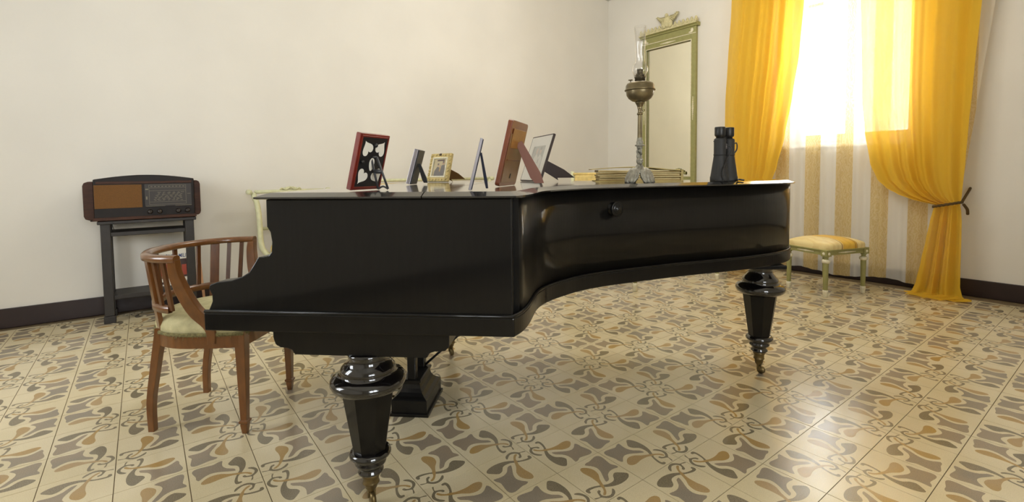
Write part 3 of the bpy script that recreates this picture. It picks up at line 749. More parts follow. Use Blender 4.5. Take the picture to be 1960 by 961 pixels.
# binoculars standing on their objectives
bn = thing('binoculars', 'black binoculars standing upright near the piano tail', 'binoculars', lidpt(.895, 1.01))
e = Vector((.06, .99, 0)).normalized()
def barrel(off):
    t = Matrix.Translation(e*off)
    m = MB(); m.lathe([(.034, 0), (.041, 0), (.0415, .006), (.041, .022), (.0395, .024), (.026, .118), (.0255, .122)], 32, M=t)
    o = m.build('objective_barrel', M_rubber, bn)
    m = MB(); m.lathe([(.027, .120), (.0275, .124), (.026, .128), (.0262, .190), (.024, .196), (.020, .199)], 28, M=t); m.build('prism_housing', M_rubber, o)
    m = MB(); m.lathe([(.017, .196), (.0175, .206), (.022, .209), (.0235, .213), (.0238, .247), (.022, .250), (.018, .2505), (.017, .244), (0, .242)], 28, M=t); m.build('eyepiece', M_plain_dark, o)
    return o
barrel(-.034); barrel(.034)
MB().tube([(0, 0, .125), (0, 0, .205)], .010, 16).build('centre_hinge', M_plain_dark, bn)
for zz, rr in ((.185, .008), (.135, .008), (.205, .006)): MB().tube([e*-.03+Vector((0, 0, zz)), e*.03+Vector((0, 0, zz))], rr, 10).build('bridge', M_plain_dark, bn)
MB().lathe([(.011, 0), (.013, .002), (.013, .022), (.011, .024)], 20, M=Matrix.Translation((.0, 0, .150))).build('focus_wheel', M_silver, bn)
r_ = Vector((.602, .798, 0)); fwd = Vector((-.798, .602, 0))
m = MB()
m.tube(smooth_path([r_*-.03-fwd*.0+Vector((0, 0, .185))+e*-.034, r_*.012-fwd*.042+Vector((0, 0, .155)), r_*-.01-fwd*.055+Vector((0, 0, .10)), r_*-.035-fwd*.07+Vector((0, 0, .045)), r_*-.03-fwd*.075+Vector((0, 0, .006)), r_*-.06-fwd*.05+Vector((0, 0, .004))]), .0036, 6, flat=(1, .5))
m.tube(smooth_path([e*.06+Vector((0, 0, .165)), e*.075+r_*.012+Vector((0, 0, .18)), e*.066+r_*.02+Vector((0, 0, .15)), e*.065+Vector((0, 0, .12))]), .003, 6)
m.tube(smooth_path([r_*.045-fwd*.04+Vector((0, 0, .006)), r_*.06-fwd*.02+Vector((0, 0, .009)), r_*.085-fwd*.02+Vector((0, 0, .005))]), .004, 6)
m.build('neck_strap', M_plain_dark, bn)

# ---------------------------------------------------------------- tub armchair at the keyboard
CA = math.atan2(.795, .606)
ch = thing('tub_armchair', 'walnut tub armchair with slatted back and worn pale green seat, at the keyboard', 'chair', (-.8275, -1.434, 0), CA)
# local x = forward (towards the piano), y = away from the camera
def ell(t, a, b): return (-a*math.cos(t), b*math.sin(t))     # t=0 middle of the back, +-90 deg at the arm ends
CZ = .712
def back_pt(t, f):          # f 0 at the seat rail, 1 at the crest
    x0_, y0_ = ell(t, .222, .222); x1_, y1_ = ell(t, .236, .277)
    return Vector((x0_+(x1_-x0_)*f, y0_+(y1_-y0_)*f, .425+(CZ-.425)*f))
N = 40; path = [back_pt(-PI/2-.03+(PI+.06)*i/N, 1.0) for i in range(N+1)]
rows = []
for i, p in enumerate(path):
    t = (path[min(i+1, N)]-path[max(i-1, 0)]).normalized(); o_ = Vector((t.y, -t.x, 0))
    sec = [(-.017, -.013), (-.018, .004), (-.010, .012), (.010, .013), (.020, .006), (.021, -.006), (.017, -.013)]
    rows.append([p+o_*a+Vector((0, 0, b)) for a, b in sec])
m = MB(); m.grid(rows, closed=True); m.add(rows[0], [tuple(range(7))]); m.add(rows[-1], [tuple(range(7))]); m.build('crest_rail', M_chair, ch)
def flat_bar(pa, pb, t, wd, th, mid=None):
    out = Vector(ell(t, 1, 1)).to_3d().normalized() if False else Vector((-math.cos(t), math.sin(t), 0)); sd = Vector((-out.y, out.x, 0)); m = MB(); rows = []
    pts = [pa, pb] if mid is None else [pa, mid, pb]
    if mid is not None: pts = smooth_path(pts, 6)
    for p in pts:
        rows.append([p-sd*wd/2-out*th/2, p+sd*wd/2-out*th/2, p+sd*wd/2+out*th/2, p-sd*wd/2+out*th/2])
    m.grid(rows, closed=True, smooth=False); m.add(rows[0], [(0, 1, 2, 3)]); m.add(rows[-1], [(3, 2, 1, 0)])
    return m
# lower rail of the back
N2 = 36; rows = []
for i in range(N2+1):
    t = -PI/2+.25+(PI-.5)*i/N2; p = back_pt(t, .29); o_ = Vector((-math.cos(t), math.sin(t), 0))
    rows.append([p+o_*a+Vector((0, 0, b)) for a, b in ((-.008, -.014), (-.008, .014), (.010, .014), (.010, -.014))])
m = MB(); m.grid(rows, closed=True, smooth=True); m.build('lower_back_rail', M_chair, ch, 0.0)
for deg in (-12, 12, -36, 36, -66, 66, -79, 79):
    t = math.radians(deg*0.98); MM = flat_bar(back_pt(t, .27), back_pt(t, .98), t, .017, .011); MM.build('back_slat', M_chairdark, ch, .001)
for s in (-1, 1):       # back stiles carried down as sabre legs
    t = s*math.radians(51)
    flat_bar(back_pt(t, -.1), back_pt(t, .98), t, .036, .016).build('back_stile', M_chair, ch, .002)
    b = back_pt(t, -.05); foot = Vector((-.190, s*.173, 0)); midp = Vector((-.166, s*.174, .26))
    path = smooth_path([Vector((b.x, b.y, .42)), midp, Vector((-.188, s*.175, .12)), foot], 6)
    m = MB(); n_ = len(path); rows = []
    for i, p in enumerate(path):
        wq = .016-.004*i/(n_-1); rows.append([p+Vector((a*wq, c*wq, 0)) for a, c in ((-1, -1), (1, -1), (1, 1), (-1, 1))])
    m.grid(rows, closed=True, smooth=False); m.add(rows[0], [(0, 1, 2, 3)]); m.add(rows[-1], [(3, 2, 1, 0)])
    m.build('leg', M_chair, ch, .002)
    # arm support sweeping forward from the rail end to the front leg
    a0 = back_pt(s*(PI/2), 1.0)
    path = smooth_path([a0+Vector((-.004, -s*.002, -.004)), a0+Vector((-.004, -s*.010, -.06)), Vector((.012, s*.248, .575)), Vector((.040, s*.232, .505)), Vector((.078, s*.219, .455)), Vector((.092, s*.214, .42)), Vector((.094, s*.213, .37))], 7)
    m = MB(); rows = []; n_ = len(path)
    for i, p in enumerate(path):
        tt = (path[min(i+1, n_-1)]-path[max(0, i-1)]).normalized(); sd = Vector((0, 1, 0)); up = tt.cross(sd).normalized(); wd = .016; th = .015+.008*math.sin(PI*i/(n_-1))
        rows.append([p+sd*a*wd+up*c*th for a, c in ((-1, -1), (1, -1), (1, 1), (-1, 1))])
    m.grid(rows, closed=True, smooth=False); m.add(rows[0], [(0, 1, 2, 3)]); m.add(rows[-1], [(3, 2, 1, 0)]); m.build('arm_support', M_chair, ch, .003)
    # front leg, square and tapering to a collared spade foot
    m = MB(); cx, cy = .194, s*.194
    prof = [(.019, .41), (.019, .34), (.0125, .06), (.0125, .055), (.0175, .052), (.0175, .044), (.0125, .040), (.0135, .036), (.009, 0)]
    m.lathe([(r*1.414, z_) for r, z_ in prof], 4, M=Matrix.Translation((cx, cy, 0)) @ Matrix.Rotation(PI/4, 4, 'Z'), smooth=False)
    m.build('leg', M_chair, ch, .0015)
# seat rail (D-shaped) and cushion
def seat_outline(a, b, fx_):
    pts = [ell(-PI/2+PI*i/24, a, b) for i in range(25)]
    pts += [(.10, b*.985), (.165, b*.955), (fx_-.008, b*.92), (fx_, b*.6), (fx_+.008, 0), (fx_, -b*.6), (fx_-.008, -b*.92), (.165, -b*.955), (.10, -b*.985)]
    return pts
so = seat_outline(.235, .228, .215); si = seat_outline(.205, .198, .185)
m = MB(); rows = [[(p[0], p[1], z_) for p in q] for q, z_ in ((so, .352), (so, .402), (si, .402), (si, .352), (so, .352))]
m.grid(rows, closed=True, smooth=False); m.build('seat_rail', M_chair, ch, .0)
cu = MB(); rows = []
for sc, z_ in ((.985, .396), (1.015, .41), (1.02, .43), (.985, .450), (.90, .463), (.72, .474), (.45, .482), (.18, .485)):
    rows.append([(p[0]*sc, p[1]*sc, z_) for p in seat_outline(.232, .222, .21)])
cu.grid(rows, closed=True); cu.add(rows[-1], [tuple(range(len(rows[-1])))]); cu.build('seat_cushion', M_brocade, ch)
fr = MB(); rf = random.Random(2); sl = seat_outline(.240, .231, .219)
rows = [[(p[0]*s_+rf.uniform(-.001, .001), p[1]*s_+rf.uniform(-.001, .001), z_+rf.uniform(-.001, .001)) for p in sl] for s_, z_ in ((.985, .398), (1.003, .400), (1.006, .408), (.99, .413))]
fr.grid(rows, closed=True)
for q in range(90):
    a = sl[rf.randrange(len(sl))]; b = sl[(sl.index(a)+1) % len(sl)]; k_ = rf.random(); p = Vector((a[0]+(b[0]-a[0])*k_, a[1]+(b[1]-a[1])*k_, .405)); L_ = rf.uniform(.006, .018)
    fr.tube([p, p*1.012+Vector((0, 0, -.405*.012-L_*.4)), p*1.008+Vector((rf.uniform(-.004, .004), rf.uniform(-.004, .004), -.405*.008-L_))], .0008, 4)
fr.build('frayed_braid', M_fringe, ch)

# ---------------------------------------------------------------- radio on its stand
XF = -2.76
sd_ = thing('radio_stand', 'narrow black wooden stand with two shelves against the left wall', 'stand', (-2.89, -1.66, 0))
cx, cy = -2.89, -1.66
def sbox(m, xa, xb, ya, yb, za, zb): return m.box(xa-cx, xb-cx, ya-cy, yb-cy, za, zb)
for ya in (-1.930, -1.445):
    for xa in (-3.02, -2.805):
        m = MB(); sbox(m, xa, xa+.048, ya, ya+.055, .05, .70); sbox(m, xa-.004, xa+.054, ya-.006, ya+.061, 0, .05); m.build('leg', M_stand, sd_, .004)
sbox(MB(), -3.04, -2.745, -1.945, -1.375, .690, .712).build('top_board', M_stand, sd_, .004)
sbox(MB(), -3.02, -2.760, -1.875, -1.445, .604, .632).build('upper_shelf', M_stand, sd_, .003)
sbox(MB(), -3.02, -2.765, -1.875, -1.445, .160, .190).build('lower_shelf', M_stand, sd_, .003)
ra = thing('radio', 'vintage valve radio in dark veneer with brown speaker cloth on black stand', 'radio', (-2.87, -1.68, .712))
rc = (-2.87, -1.68, .712)
XR = -2.745
top = [(-1.955, .985)] + [(-1.955+.575*i/14, .996+.034*math.sin(PI*(i/14)*.92+.12)) for i in range(15)] + [(-1.38, .985)]
out = [(-1.38, .728), (-1.38, .985)] + [(y_, z_) for y_, z_ in top[1:-1]][::-1] + [(-1.955, .985), (-1.955, .728)]
out = [(y_-rc[1], z_-rc[2]) for y_, z_ in out]
MB().prism(out, -2.985-rc[0], XR-rc[0], 'x').build('cabinet', M_radio, ra, .006)
for ya, yb, za, zb in ((-2.012, -1.955, .722, .985), (-1.38, -1.340, .726, .985)):
    r0 = .028; y_a, y_b = ya-rc[1], yb-rc[1]; z_a, z_b = za-rc[2], zb-rc[2]
    if ya < -1.7: pts = [(y_b, z_a), (y_b, z_b), (y_a+r0, z_b), (y_a+.008, z_b-.008), (y_a, z_b-r0), (y_a, z_a+r0), (y_a+.008, z_a+.008), (y_a+r0, z_a)]
    else: pts = [(y_a, z_a), (y_b-r0*.7, z_a), (y_b-.006, z_a+.008), (y_b, z_a+r0), (y_b, z_b-r0), (y_b-.006, z_b-.008), (y_b-r0*.7, z_b), (y_a, z_b)]
    MB().prism(pts, -2.96-rc[0], XR-.03-rc[0], 'x').build('side_wing', M_radiobr, ra, .004)
def rbox(ya, yb, za, zb, xa, xb): return MB().box(XR+xa-rc[0], XR+xb-rc[0], ya-rc[1], yb-rc[1], za-rc[2], zb-rc[2])
rbox(-1.965, -1.372, .716, .738, -.03, .006).build('base_moulding', M_radiobr, ra, .003)
rbox(-1.94, -1.395, .968, .985, 0, .004).build('brow_veneer', M_radiobr, ra, .002)
rbox(-1.952, -1.692, .800, .962, -.01, .003).build('speaker_cloth', M_cloth_br, ra, .001)
dial = rbox(-1.676, -1.398, .803, .964, -.01, .004).build('tuning_dial', M_dial, ra, .001)
m = MB()
def rline(ya, yb, za, zb): m.box(XR+.004-rc[0], XR+.0046-rc[0], ya-rc[1], yb-rc[1], za-rc[2], zb-rc[2])
YA, YB, ZA, ZB = -1.652, -1.432, .816, .956
rline(YA, YB, ZB-.0016, ZB); rline(YA, YB, ZA, ZA+.0016); rline(YA, YA+.0016, ZA, ZB); rline(YB-.0016, YB, ZA, ZB)
rline(YA, YB, ZB-.022, ZB-.0204); rline(YA, YB, ZB-.042, ZB-.0404); rline(YA, YB, ZA+.018, ZA+.0196)
rr_ = random.Random(9)
for row in range(9):
    zz = ZA+.028+row*.0072; yy = YA+.02+rr_.uniform(0, .02)+row*.003
    while yy < YB-.03:
        L_ = rr_.uniform(.008, .022); rline(yy, yy+L_, zz, zz+.0024); yy += L_+rr_.uniform(.006, .02)
for q in range(10): rline(YA+.01+q*.021, YA+.01+q*.021+.012, ZB-.013, ZB-.009)
rline(-1.670, -1.662, .853, .875); rline(-1.424, -1.405, .888, .8905); rline(-1.672, -1.655, .922, .93)
rline(-1.67, -1.56, .8035, .806); rline(-1.50, -1.40, .8035, .806)
m.build('dial_markings', M_diallines, dial)
for ky in (-1.650, -1.594, -1.483, -1.427):
    MB().lathe([(0, 0), (.017, 0), (.017, .004), (.014, .007), (.0135, .018), (.011, .021), (0, .0215)], 20, M=align((XR+.0-rc[0], ky-rc[1], .766-rc[2]), (1, 0, 0))).build('control_knob', M_knob, ra)
for ky in (-1.97, -1.40):
    for kx in (-2.95, -2.80): MB().lathe([(.010, .0), (.012, .004), (.012, .012)], 12, M=Matrix.Translation((kx-rc[0], ky-rc[1], 0))).build('foot', M_knob, ra)
cab = MB().tube(smooth_path([(-2.742, -1.866, .709), (-2.738, -1.864, .70), (-2.738, -1.862, .68), (-2.738, -1.855, .652)]), .0022, 6).build('power_cable', M_plain_dark)

tag(cab, 'short black cable end dangling below the radio', 'cable')
# poster leaning behind the stand, on its lower shelf
def text_mesh(txt, size, name, material, parent, M, shear=.15, off=.006, width=None):
    c = bpy.data.curves.new(name, 'FONT'); c.body = txt; c.size = size; c.extrude = .0004; c.shear = shear; c.offset = off*size; c.align_x = 'CENTER'
    o = bpy.data.objects.new(name, c); C.objects.link(o)
    bpy.context.view_layer.update()
    me = bpy.data.meshes.new_from_object(o.evaluated_get(bpy.context.evaluated_depsgraph_get())); bpy.data.objects.remove(o)
    if width:
        xs = [v.co.x for v in me.vertices]; k_ = width/(max(xs)-min(xs))
        for v in me.vertices: v.co.x *= k_
    me.transform(M); me.materials.clear(); me.materials.append(material); me.name = name
    r = bpy.data.objects.new(name, me); C.objects.link(r); r.parent = parent
    return r
po = thing('poster_board', 'white printed poster board with blue lettering behind the radio stand', 'poster', (-2.885, -1.525, .1915))
LP = Matrix.Rotation(math.radians(-9), 4, 'Y')
MB().box(-.006, 0, -.125, .125, 0.0, .305, M=LP).build('board', M_whitemat, po, .001)
pr = MB(); pr.box(0, .0008, -.118, .118, .055, .195, 0, M=LP)
pr.box(.0008, .0012, -.118, -.02, .06, .19, 1, M=LP); pr.box(.0008, .0012, .03, .118, .06, .192, 2, M=LP); pr.box(.0012, .0015, -.08, -.02, .075, .16, 3, M=LP); pr.box(.0012, .0015, .055, .085, .07, .15, 3, M=LP)
pr.box(0, .0009, -.03, .02, .268, .298, 2, M=LP)
for q in range(8): pr.box(0, .0009, -.1+q*.026, -.1+q*.026+.017, .012, .03, 2, M=LP)
pr.build('printed_picture', [mat('poster_brown', (96, 66, 50), .6), mat('poster_tan', (140, 96, 70), .6), mat('poster_dark', (58, 40, 36), .6), mat('poster_red', (150, 60, 40), .6)], po)
TM = LP @ Matrix(((0, 0, 1, .0012), (1, 0, 0, 0), (0, 1, 0, .206), (0, 0, 0, 1)))
text_mesh('DIAMONDS MILITA', .042, 'lettering', mat('poster_blue', (44, 62, 116), .6), po, TM, width=.238)
o = MB().tube([(-2.975, -1.36, .50), (-2.925, -1.33, .012)], .012, 4, smooth=False).build('wooden_batten', mat('raw_batten', (196, 150, 112), .7, noise=.1, nscale=10))
tag(o, 'thin pale wooden batten leaning on the wall beside the radio stand', 'batten')

# ---------------------------------------------------------------- painted stools, settee, armchair
def make_stool(label, loc, rz):
    st = thing('upholstered_stool', label, 'stool', loc, rz, 'matching painted stools')
    hx, hy = .205, .172
    for sx in (-1, 1):
        for sy in (-1, 1):
            t = Matrix.Translation((sx*hx, sy*hy, 0))
            m = MB(); m.lathe([(.014, .055), (.0165, .06), (.020, .268), (.020, .275)], 16, M=t); m.lathe([(.020, .30), (.015, .312), (.024, .33)], 16, M=t); m.box(-.026, .026, -.026, .026, .328, .372, M=t)
            lg = m.build('leg', M_green, st)
            m = MB(); m.lathe([(.018, .272), (.028, .278), (.030, .290), (.026, .300), (.019, .304)], 18, M=t); m.build('cream_collar', M_whitegilt, lg); m = MB(); m.lathe([(.015, 0), (.018, .004), (.0165, .02), (.019, .024), (.018, .034), (.020, .038), (.020, .054), (.015, .058)], 18, M=t)
            m.build('cream_foot', M_whitegilt, lg)
            m = MB(); m.ball((sx*hx, sy*hy+sy*.027, .350), (.012, .005, .012), 10, 6); m.build('rosette', M_whitegilt, lg); m = MB(); m.ball((sx*hx+sx*.027, sy*hy, .350), (.005, .012, .012), 10, 6); m.build('rosette', M_whitegilt, lg)
    m = MB(); m.box(-hx, hx, -hy-.016, -hy+.006, .335, .372); m.box(-hx, hx, hy-.006, hy+.016, .335, .372); m.box(-hx-.016, -hx+.006, -hy, hy, .335, .372); m.box(hx-.006, hx+.016, -hy, hy, .335, .372)
    m.box(-hx-.028, hx+.028, -hy-.028, hy+.028, .370, .380)
    m.build('apron', M_green, st, .003)
    for sy in (-1, 1):
        m = MB()
        for q in range(-5, 6): m.ball((q*.017, sy*(hy+.017), .354), (.010, .003, .0085-.0011*abs(q)), 8, 6)
        m.build('carved_spray', M_whitegilt, st)
    for sx in (-1, 1):
        m = MB()
        for q in range(-5, 6): m.ball((sx*(hx+.017), q*.014, .354), (.003, .008, .0085-.0011*abs(q)), 8, 6)
        m.build('carved_spray', M_whitegilt, st)
    rows = []
    a, b = hx+.026, hy+.026
    for sc, z_ in ((1, .380), (1.006, .395), (1.0, .412), (.97, .424), (.88, .437), (.7, .449), (.45, .457), (.15, .460)):
        ring = []
        for q in range(64):
            t = 2*PI*q/64; c, s = math.cos(t), math.sin(t); p = 7 if sc > .9 else 4
            k_ = 1/((abs(c)**p+abs(s)**p)**(1/p)); ring.append((a*sc*c*k_, b*sc*s*k_, z_))
        rows.append(ring)
    m = MB(); m.grid(rows, closed=True); m.add(rows[-1], [tuple(range(64))])
    m.build('seat_cushion', M_stripe, st)
    return st
def stripe_mat():
    m = bpy.data.materials.new('striped_satin'); m.use_nodes = True; nt = m.node_tree; b = nt.nodes['Principled BSDF']
    tc = nt.nodes.new('ShaderNodeTexCoord'); sp = nt.nodes.new('ShaderNodeSeparateXYZ'); nt.links.new(tc.outputs['Object'], sp.inputs[0])
    r = nt.nodes.new('ShaderNodeValToRGB'); r.color_ramp.interpolation = 'CONSTANT'
    mr = nt.nodes.new('ShaderNodeMapRange'); mr.inputs[1].default_value = -.235; mr.inputs[2].default_value = .235
    nt.links.new(sp.outputs['X'], mr.inputs[0]); nt.links.new(mr.outputs[0], r.inputs[0])
    cr, ye, br = lin((232, 212, 152)), lin((226, 184, 74)), lin((160, 116, 44))
    E_ = r.color_ramp.elements; E_[0].position = 0; E_[0].color = (*cr, 1); E_[1].position = .345; E_[1].color = (*br, 1)
    for p, c in ((.365, cr), (.38, ye), (.655, br), (.675, ye), (.69, br), (.705, cr)):
        e_ = E_.new(p); e_.color = (*c, 1)
    n = nt.nodes.new('ShaderNodeTexVoronoi'); n.inputs['Scale'].default_value = 14; nt.links.new(tc.outputs['Object'], n.inputs['Vector'])
    w_ = nt.nodes.new('ShaderNodeTexWave'); w_.inputs['Scale'].default_value = 6; w_.inputs['Distortion'].default_value = 9; w_.inputs['Detail'].default_value = 2; nt.links.new(tc.outputs['Object'], w_.inputs['Vector'])
    mx = nt.nodes.new('ShaderNodeMix'); mx.data_type = 'RGBA'; mx.blend_type = 'MULTIPLY'
    rm = nt.nodes.new('ShaderNodeMapRange'); rm.inputs[1].default_value = .35; rm.inputs[2].default_value = .5; rm.inputs[3].default_value = .25; rm.inputs[4].default_value = 0
    nt.links.new(w_.outputs['Fac'], rm.inputs[0]); nt.links.new(rm.outputs[0], mx.inputs['Factor'])
    nt.links.new(r.outputs[0], mx.inputs['A']); mx.inputs['B'].default_value = (.75, .6, .35, 1)
    nt.links.new(mx.outputs['Result'], b.inputs['Base Color']); b.inputs['Roughness'].default_value = .45
    return m
M_stripe = stripe_mat()
RZ = math.radians(71)
make_stool('sage green painted stool with striped yellow satin seat in front of the sheer curtain', (-.0705, 2.874, 0), RZ)
make_stool('sage green painted stool mostly hidden behind the piano tail', (-.955, 2.81, 0), RZ)

# two carved seats against the left wall, mostly hidden by the piano
def wall_seat(name, label, cat, yc, half, zt, nlegs):
    se = thing(name, label, cat, (-2.72, yc, 0))
    for sy in (-1, 1):
        pts = [(-.16, sy*half, zt-.012), (-.15, sy*(half-.005), zt-.04), (-.135, sy*(half-.022), zt-.10), (-.12, sy*(half-.032), zt-.22), (-.10, sy*(half-.036), .46), (-.08, sy*(half-.06), .385), (-.05, sy*(half-.10), .350), (-.03, sy*(half-.16), .338)]
        MB().tube(smooth_path(pts, 6), .026, 10, flat=(.8, 1)).build('back_post', M_palegreen, se)
        MB().tube([(-.19, sy*(half+.03), zt), (-.13, sy*(half+.03), zt)], .021, 14).build('post_scroll', M_palegreen, se)
    MB().tube([(-.16, -half+.01, zt), (-.16, half-.01, zt)], .015, 10).build('top_rail', M_palegreen, se)
    m = MB()
    for q in range(-4, 5): m.ball((-.155, q*.018, zt+.014+.014*math.cos(q*.35)), (.012, .012, .015-.002*abs(q)), 8, 6)
    m.tube(smooth_path([(-.15, -.085, zt+.012), (-.145, -.07, zt+.028), (-.145, -.035, zt+.014), (-.145, 0, zt+.034), (-.145, .035, zt+.014), (-.145, .07, zt+.028), (-.15, .085, zt+.012)]), .006, 6)
    m.build('carved_crest', M_palegreen, se)
    MB().box(-.16, -.11, -half+.10, half-.10, .58, zt-.03).build('back_upholstery', M_gold, se, .02)
    MB().tube([(-.14, -half+.05, .575), (-.14, half-.05, .575)], .014, 8).build('middle_rail', M_palegreen, se)
    MB().box(-.15, -.10, -half+.08, half-.08, .335, .375).build('lower_rail', M_palegreen, se, .008)
    MB().box(-.11, .36, -half+.10, half-.10, .36, .45).build('seat_upholstery', M_gold, se, .03)
    MB().box(-.12, .37, -half+.09, half-.09, .29, .362).build('seat_frame', M_palegreen, se, .01)
    for k_ in range(nlegs):
        yy = (-half+.13)+(2*half-.26)*k_/(nlegs-1)
        for xx in (-.09, .335):
            MB().lathe([(.013, 0), (.018, .01), (.016, .03), (.024, .26), (.030, .30)], 14, M=Matrix.Translation((xx, yy, 0))).build('leg', M_palegreen, se)
wall_seat('wall_armchair', 'pale green carved armchair against the left wall, showing beside the piano cheek', 'chair', -.68, .285, .880, 2)
wall_seat('carved_settee', 'pale green carved settee against the left wall, only its top rail above the lid', 'settee', .66, .72, .955, 3)
# carved armchair between piano and mirror
ac = thing('carved_armchair', 'sage green carved armchair with gold upholstered back behind the photo album', 'chair', (-1.43, 1.625, 0), math.atan2(-.78, .625))
# local x = facing direction, y = left
for sy in (-1, 1):
    t = Matrix.Translation((.24, sy*.29, 0))
    m = MB(); m.lathe([(.016, .07), (.021, .36), (.025, .40)], 16, M=t); lg = m.build('leg', M_green, ac)
    m = MB(); m.lathe([(.016, 0), (.022, .006), (.018, .03), (.022, .045), (.022, .066), (.016, .072)], 16, M=t); m.build('cream_turning', M_whitegilt, lg)
    m = MB(); m.tube([(-.25, sy*.285, 0), (-.235, sy*.285, .42), (-.29, sy*.305, 1.02)], [.018, .024, .018], 8); m.build('back_post', M_palegreen, ac)
    m = MB(); m.tube(smooth_path([(-.26, sy*.295, .66), (-.05, sy*.31, .66), (.12, sy*.31, .64), (.17, sy*.30, .56), (.20, sy*.29, .40)]), .018, 8); m.build('arm', M_palegreen, ac)
m = MB(); m.tube([(-.285, -.30, .995), (-.285, .30, .995)], .016, 8); m.build('top_rail', M_gold, ac)
MB().box(-.285, -.24, -.28, .28, .52, .985).build('back_upholstery', M_gold, ac, .012)
MB().box(-.25, .26, -.29, .29, .36, .42).build('seat_frame', M_green, ac, .01)
MB().box(-.24, .25, -.28, .28, .42, .49).build('seat_upholstery', M_gold, ac, .03)

# ---------------------------------------------------------------- mirror
mi_ = thing('wall_mirror', 'tall sage green framed mirror with carved eagle crest on the window wall', 'mirror', (-2.082, y1, 0))
bx = lambda xa, xb, ya, yb, za, zb: MB().box(xa+2.082, xb+2.082, ya, yb, za, zb)
XL, XR_ = -2.462, -1.702
GZ0, GZ1 = .955, 2.55
for xa in (XL, XR_-.062): bx(xa, xa+.062, -.045, -.002, .895, 2.70).build('frame_stile', M_green, mi_, .004)
bx(XL+.062, XR_-.062, -.045, -.002, GZ1, 2.70).build('frame_rail', M_green, mi_, .004)
bx(XL+.062, XR_-.062, -.045, -.002, .895, GZ0).build('frame_rail', M_green, mi_, .004)
bx(XL+.06, XR_-.06, -.014, -.004, GZ0-.002, GZ1+.002).build('mirror_glass', M_mirror, mi_)
m = MB()
def fillet(xa, xb, za, zb, w_=.008):
    for a, b, c, d in ((xa, xb, za, za+w_), (xa, xb, zb-w_, zb), (xa, xa+w_, za+w_, zb-w_), (xb-w_, xb, za+w_, zb-w_)): m.box(a+2.082, b+2.082, -.050, -.040, c, d)
fillet(XL+.054, XR_-.054, GZ0-.008, GZ1+.008)
m.box(XL+2.082, XR_+2.082, -.050, -.042, 2.618, 2.625)
m.build('cream_fillet', M_whitegilt, mi_)
MB().prism([(0, 2.70), (-.055, 2.70), (-.062, 2.715), (-.085, 2.728), (-.085, 2.742), (0, 2.742)], XL-.03+2.082, XR_+.03+2.082, 'x').build('cornice', M_green, mi_, .002)
bx(XL-.03, XR_+.03, -.088, -.080, 2.728, 2.742).build('cornice_fillet', M_crest, mi_)
m = MB()
nn = 15
for q in range(nn):
    xx = XL-.01+(XR_-XL+.02)*q/(nn-1)+2.082
    if abs(xx) < .1: continue
    m.ball((xx, -.06, 2.775), (.018, .016, .036), 10, 8); m.ball((xx, -.072, 2.765), (.010, .010, .022), 8, 6)
m.box(XL-.02+2.082, XR_+.02+2.082, -.065, -.03, 2.742, 2.776); m.build('leaf_gallery', M_crest, mi_)
m = MB()
m.ball((0, -.06, 2.83), (.05, .035, .075), 12, 10); m.ball((.045, -.065, 2.80), (.035, .025, .05), 10, 8); m.ball((-.045, -.065, 2.80), (.035, .025, .05), 10, 8); m.ball((0, -.075, 2.905), (.022, .022, .026), 10, 8)
for s in (-1, 1):
    rows = []
    for q in range(8):
        t = q/7; xx = s*(.03+.125*t); zc = 2.865+.05*t-.01*math.sin(PI*t); hh = .052*(1-t)**.7+.004
        rows.append([(xx, -.05, zc+hh*.7), (xx, -.035, zc), (xx, -.05, zc-hh*1.2), (xx, -.066, zc)])
    m.grid(rows, closed=True)
    for q in range(6): m.tube([(s*(.05+.016*q), -.066, 2.865+.010*q), (s*(.09+.014*q), -.062, 2.83+.016*q)], [.009, .004], 6)
m.build('eagle_crest', M_crest, mi_)
m = MB()
for xx, zz, sc in ((0, 2.585, 1), (XL+.031+2.082, 1.75, 0), (XR_-.031+2.082, 1.75, 0)):
    for q in range(-5, 6):
        if sc: m.ball((xx+q*.02, -.047, zz), (.012, .004, .012-.0016*abs(q)), 8, 6)
        else: m.ball((xx, -.047, zz+q*.025), (.012-.0016*abs(q), .004, .015), 8, 6)
for xx in (XL+.05, XR_-.05):
    m.ball((xx+2.082, -.047, 2.66), (.02, .005, .025), 10, 6); m.ball((xx+2.082+.02*(1 if xx < -2 else -1), -.047, 2.64), (.025, .005, .010), 10, 6)
m.build('carved_sprays', M_whitegilt, mi_)
m = MB()
for q in range(-4, 5): m.ball((.145+q*.024, -.028, .985+.030*math.cos(q*.36)), (.014, .012, .036-.004*abs(q)), 8, 6)
m.build('reflected_crest_shape', M_green, mi_)  # modelled lumps imitating a crest reflected in the mirror

# ---------------------------------------------------------------- curtains
YC = 3.36
def curtain_part(levels, nfold, ncol, nrow, seed, phase_shift=0.0, ampscale=1.0, skew=None):
    """levels: (z, left x, right x, y centre, fold depth) from top to bottom"""
    rnd = random.Random(seed); ph = [rnd.uniform(0, 6.28) for _ in range(4)]
    tab = [(-l[0],)+tuple(l[1:]) for l in levels]
    rows = []
    for i in range(nrow+1):
        z_ = levels[0][0]+(levels[-1][0]-levels[0][0])*i/nrow
        xl, xr, yc, am = interp(tab, -z_)
        row = []
        for j in range(ncol+1):
            s = j/ncol; sw = s+.035*math.sin(2*PI*s*1.3+ph[0])+.012*math.sin(z_*2.1+ph[1])
            f = math.sin(2*PI*nfold*sw+ph[2])+.35*math.sin(2*PI*nfold*2.1*sw+ph[3]+z_*.4)
            row.append((xl+(xr-xl)*s, yc+am*ampscale*f*.7, z_))
        rows.append(row)
    m = MB(); m.grid(rows); return m
rod = thing('curtain_rod', 'curtain rod running above the window out of the picture', 'curtain rod', (0, 3.40, 3.16))
MB().tube([(-1.6, 0, 0), (1.1, 0, 0)], .014, 12).build('pole', M_brass, rod)
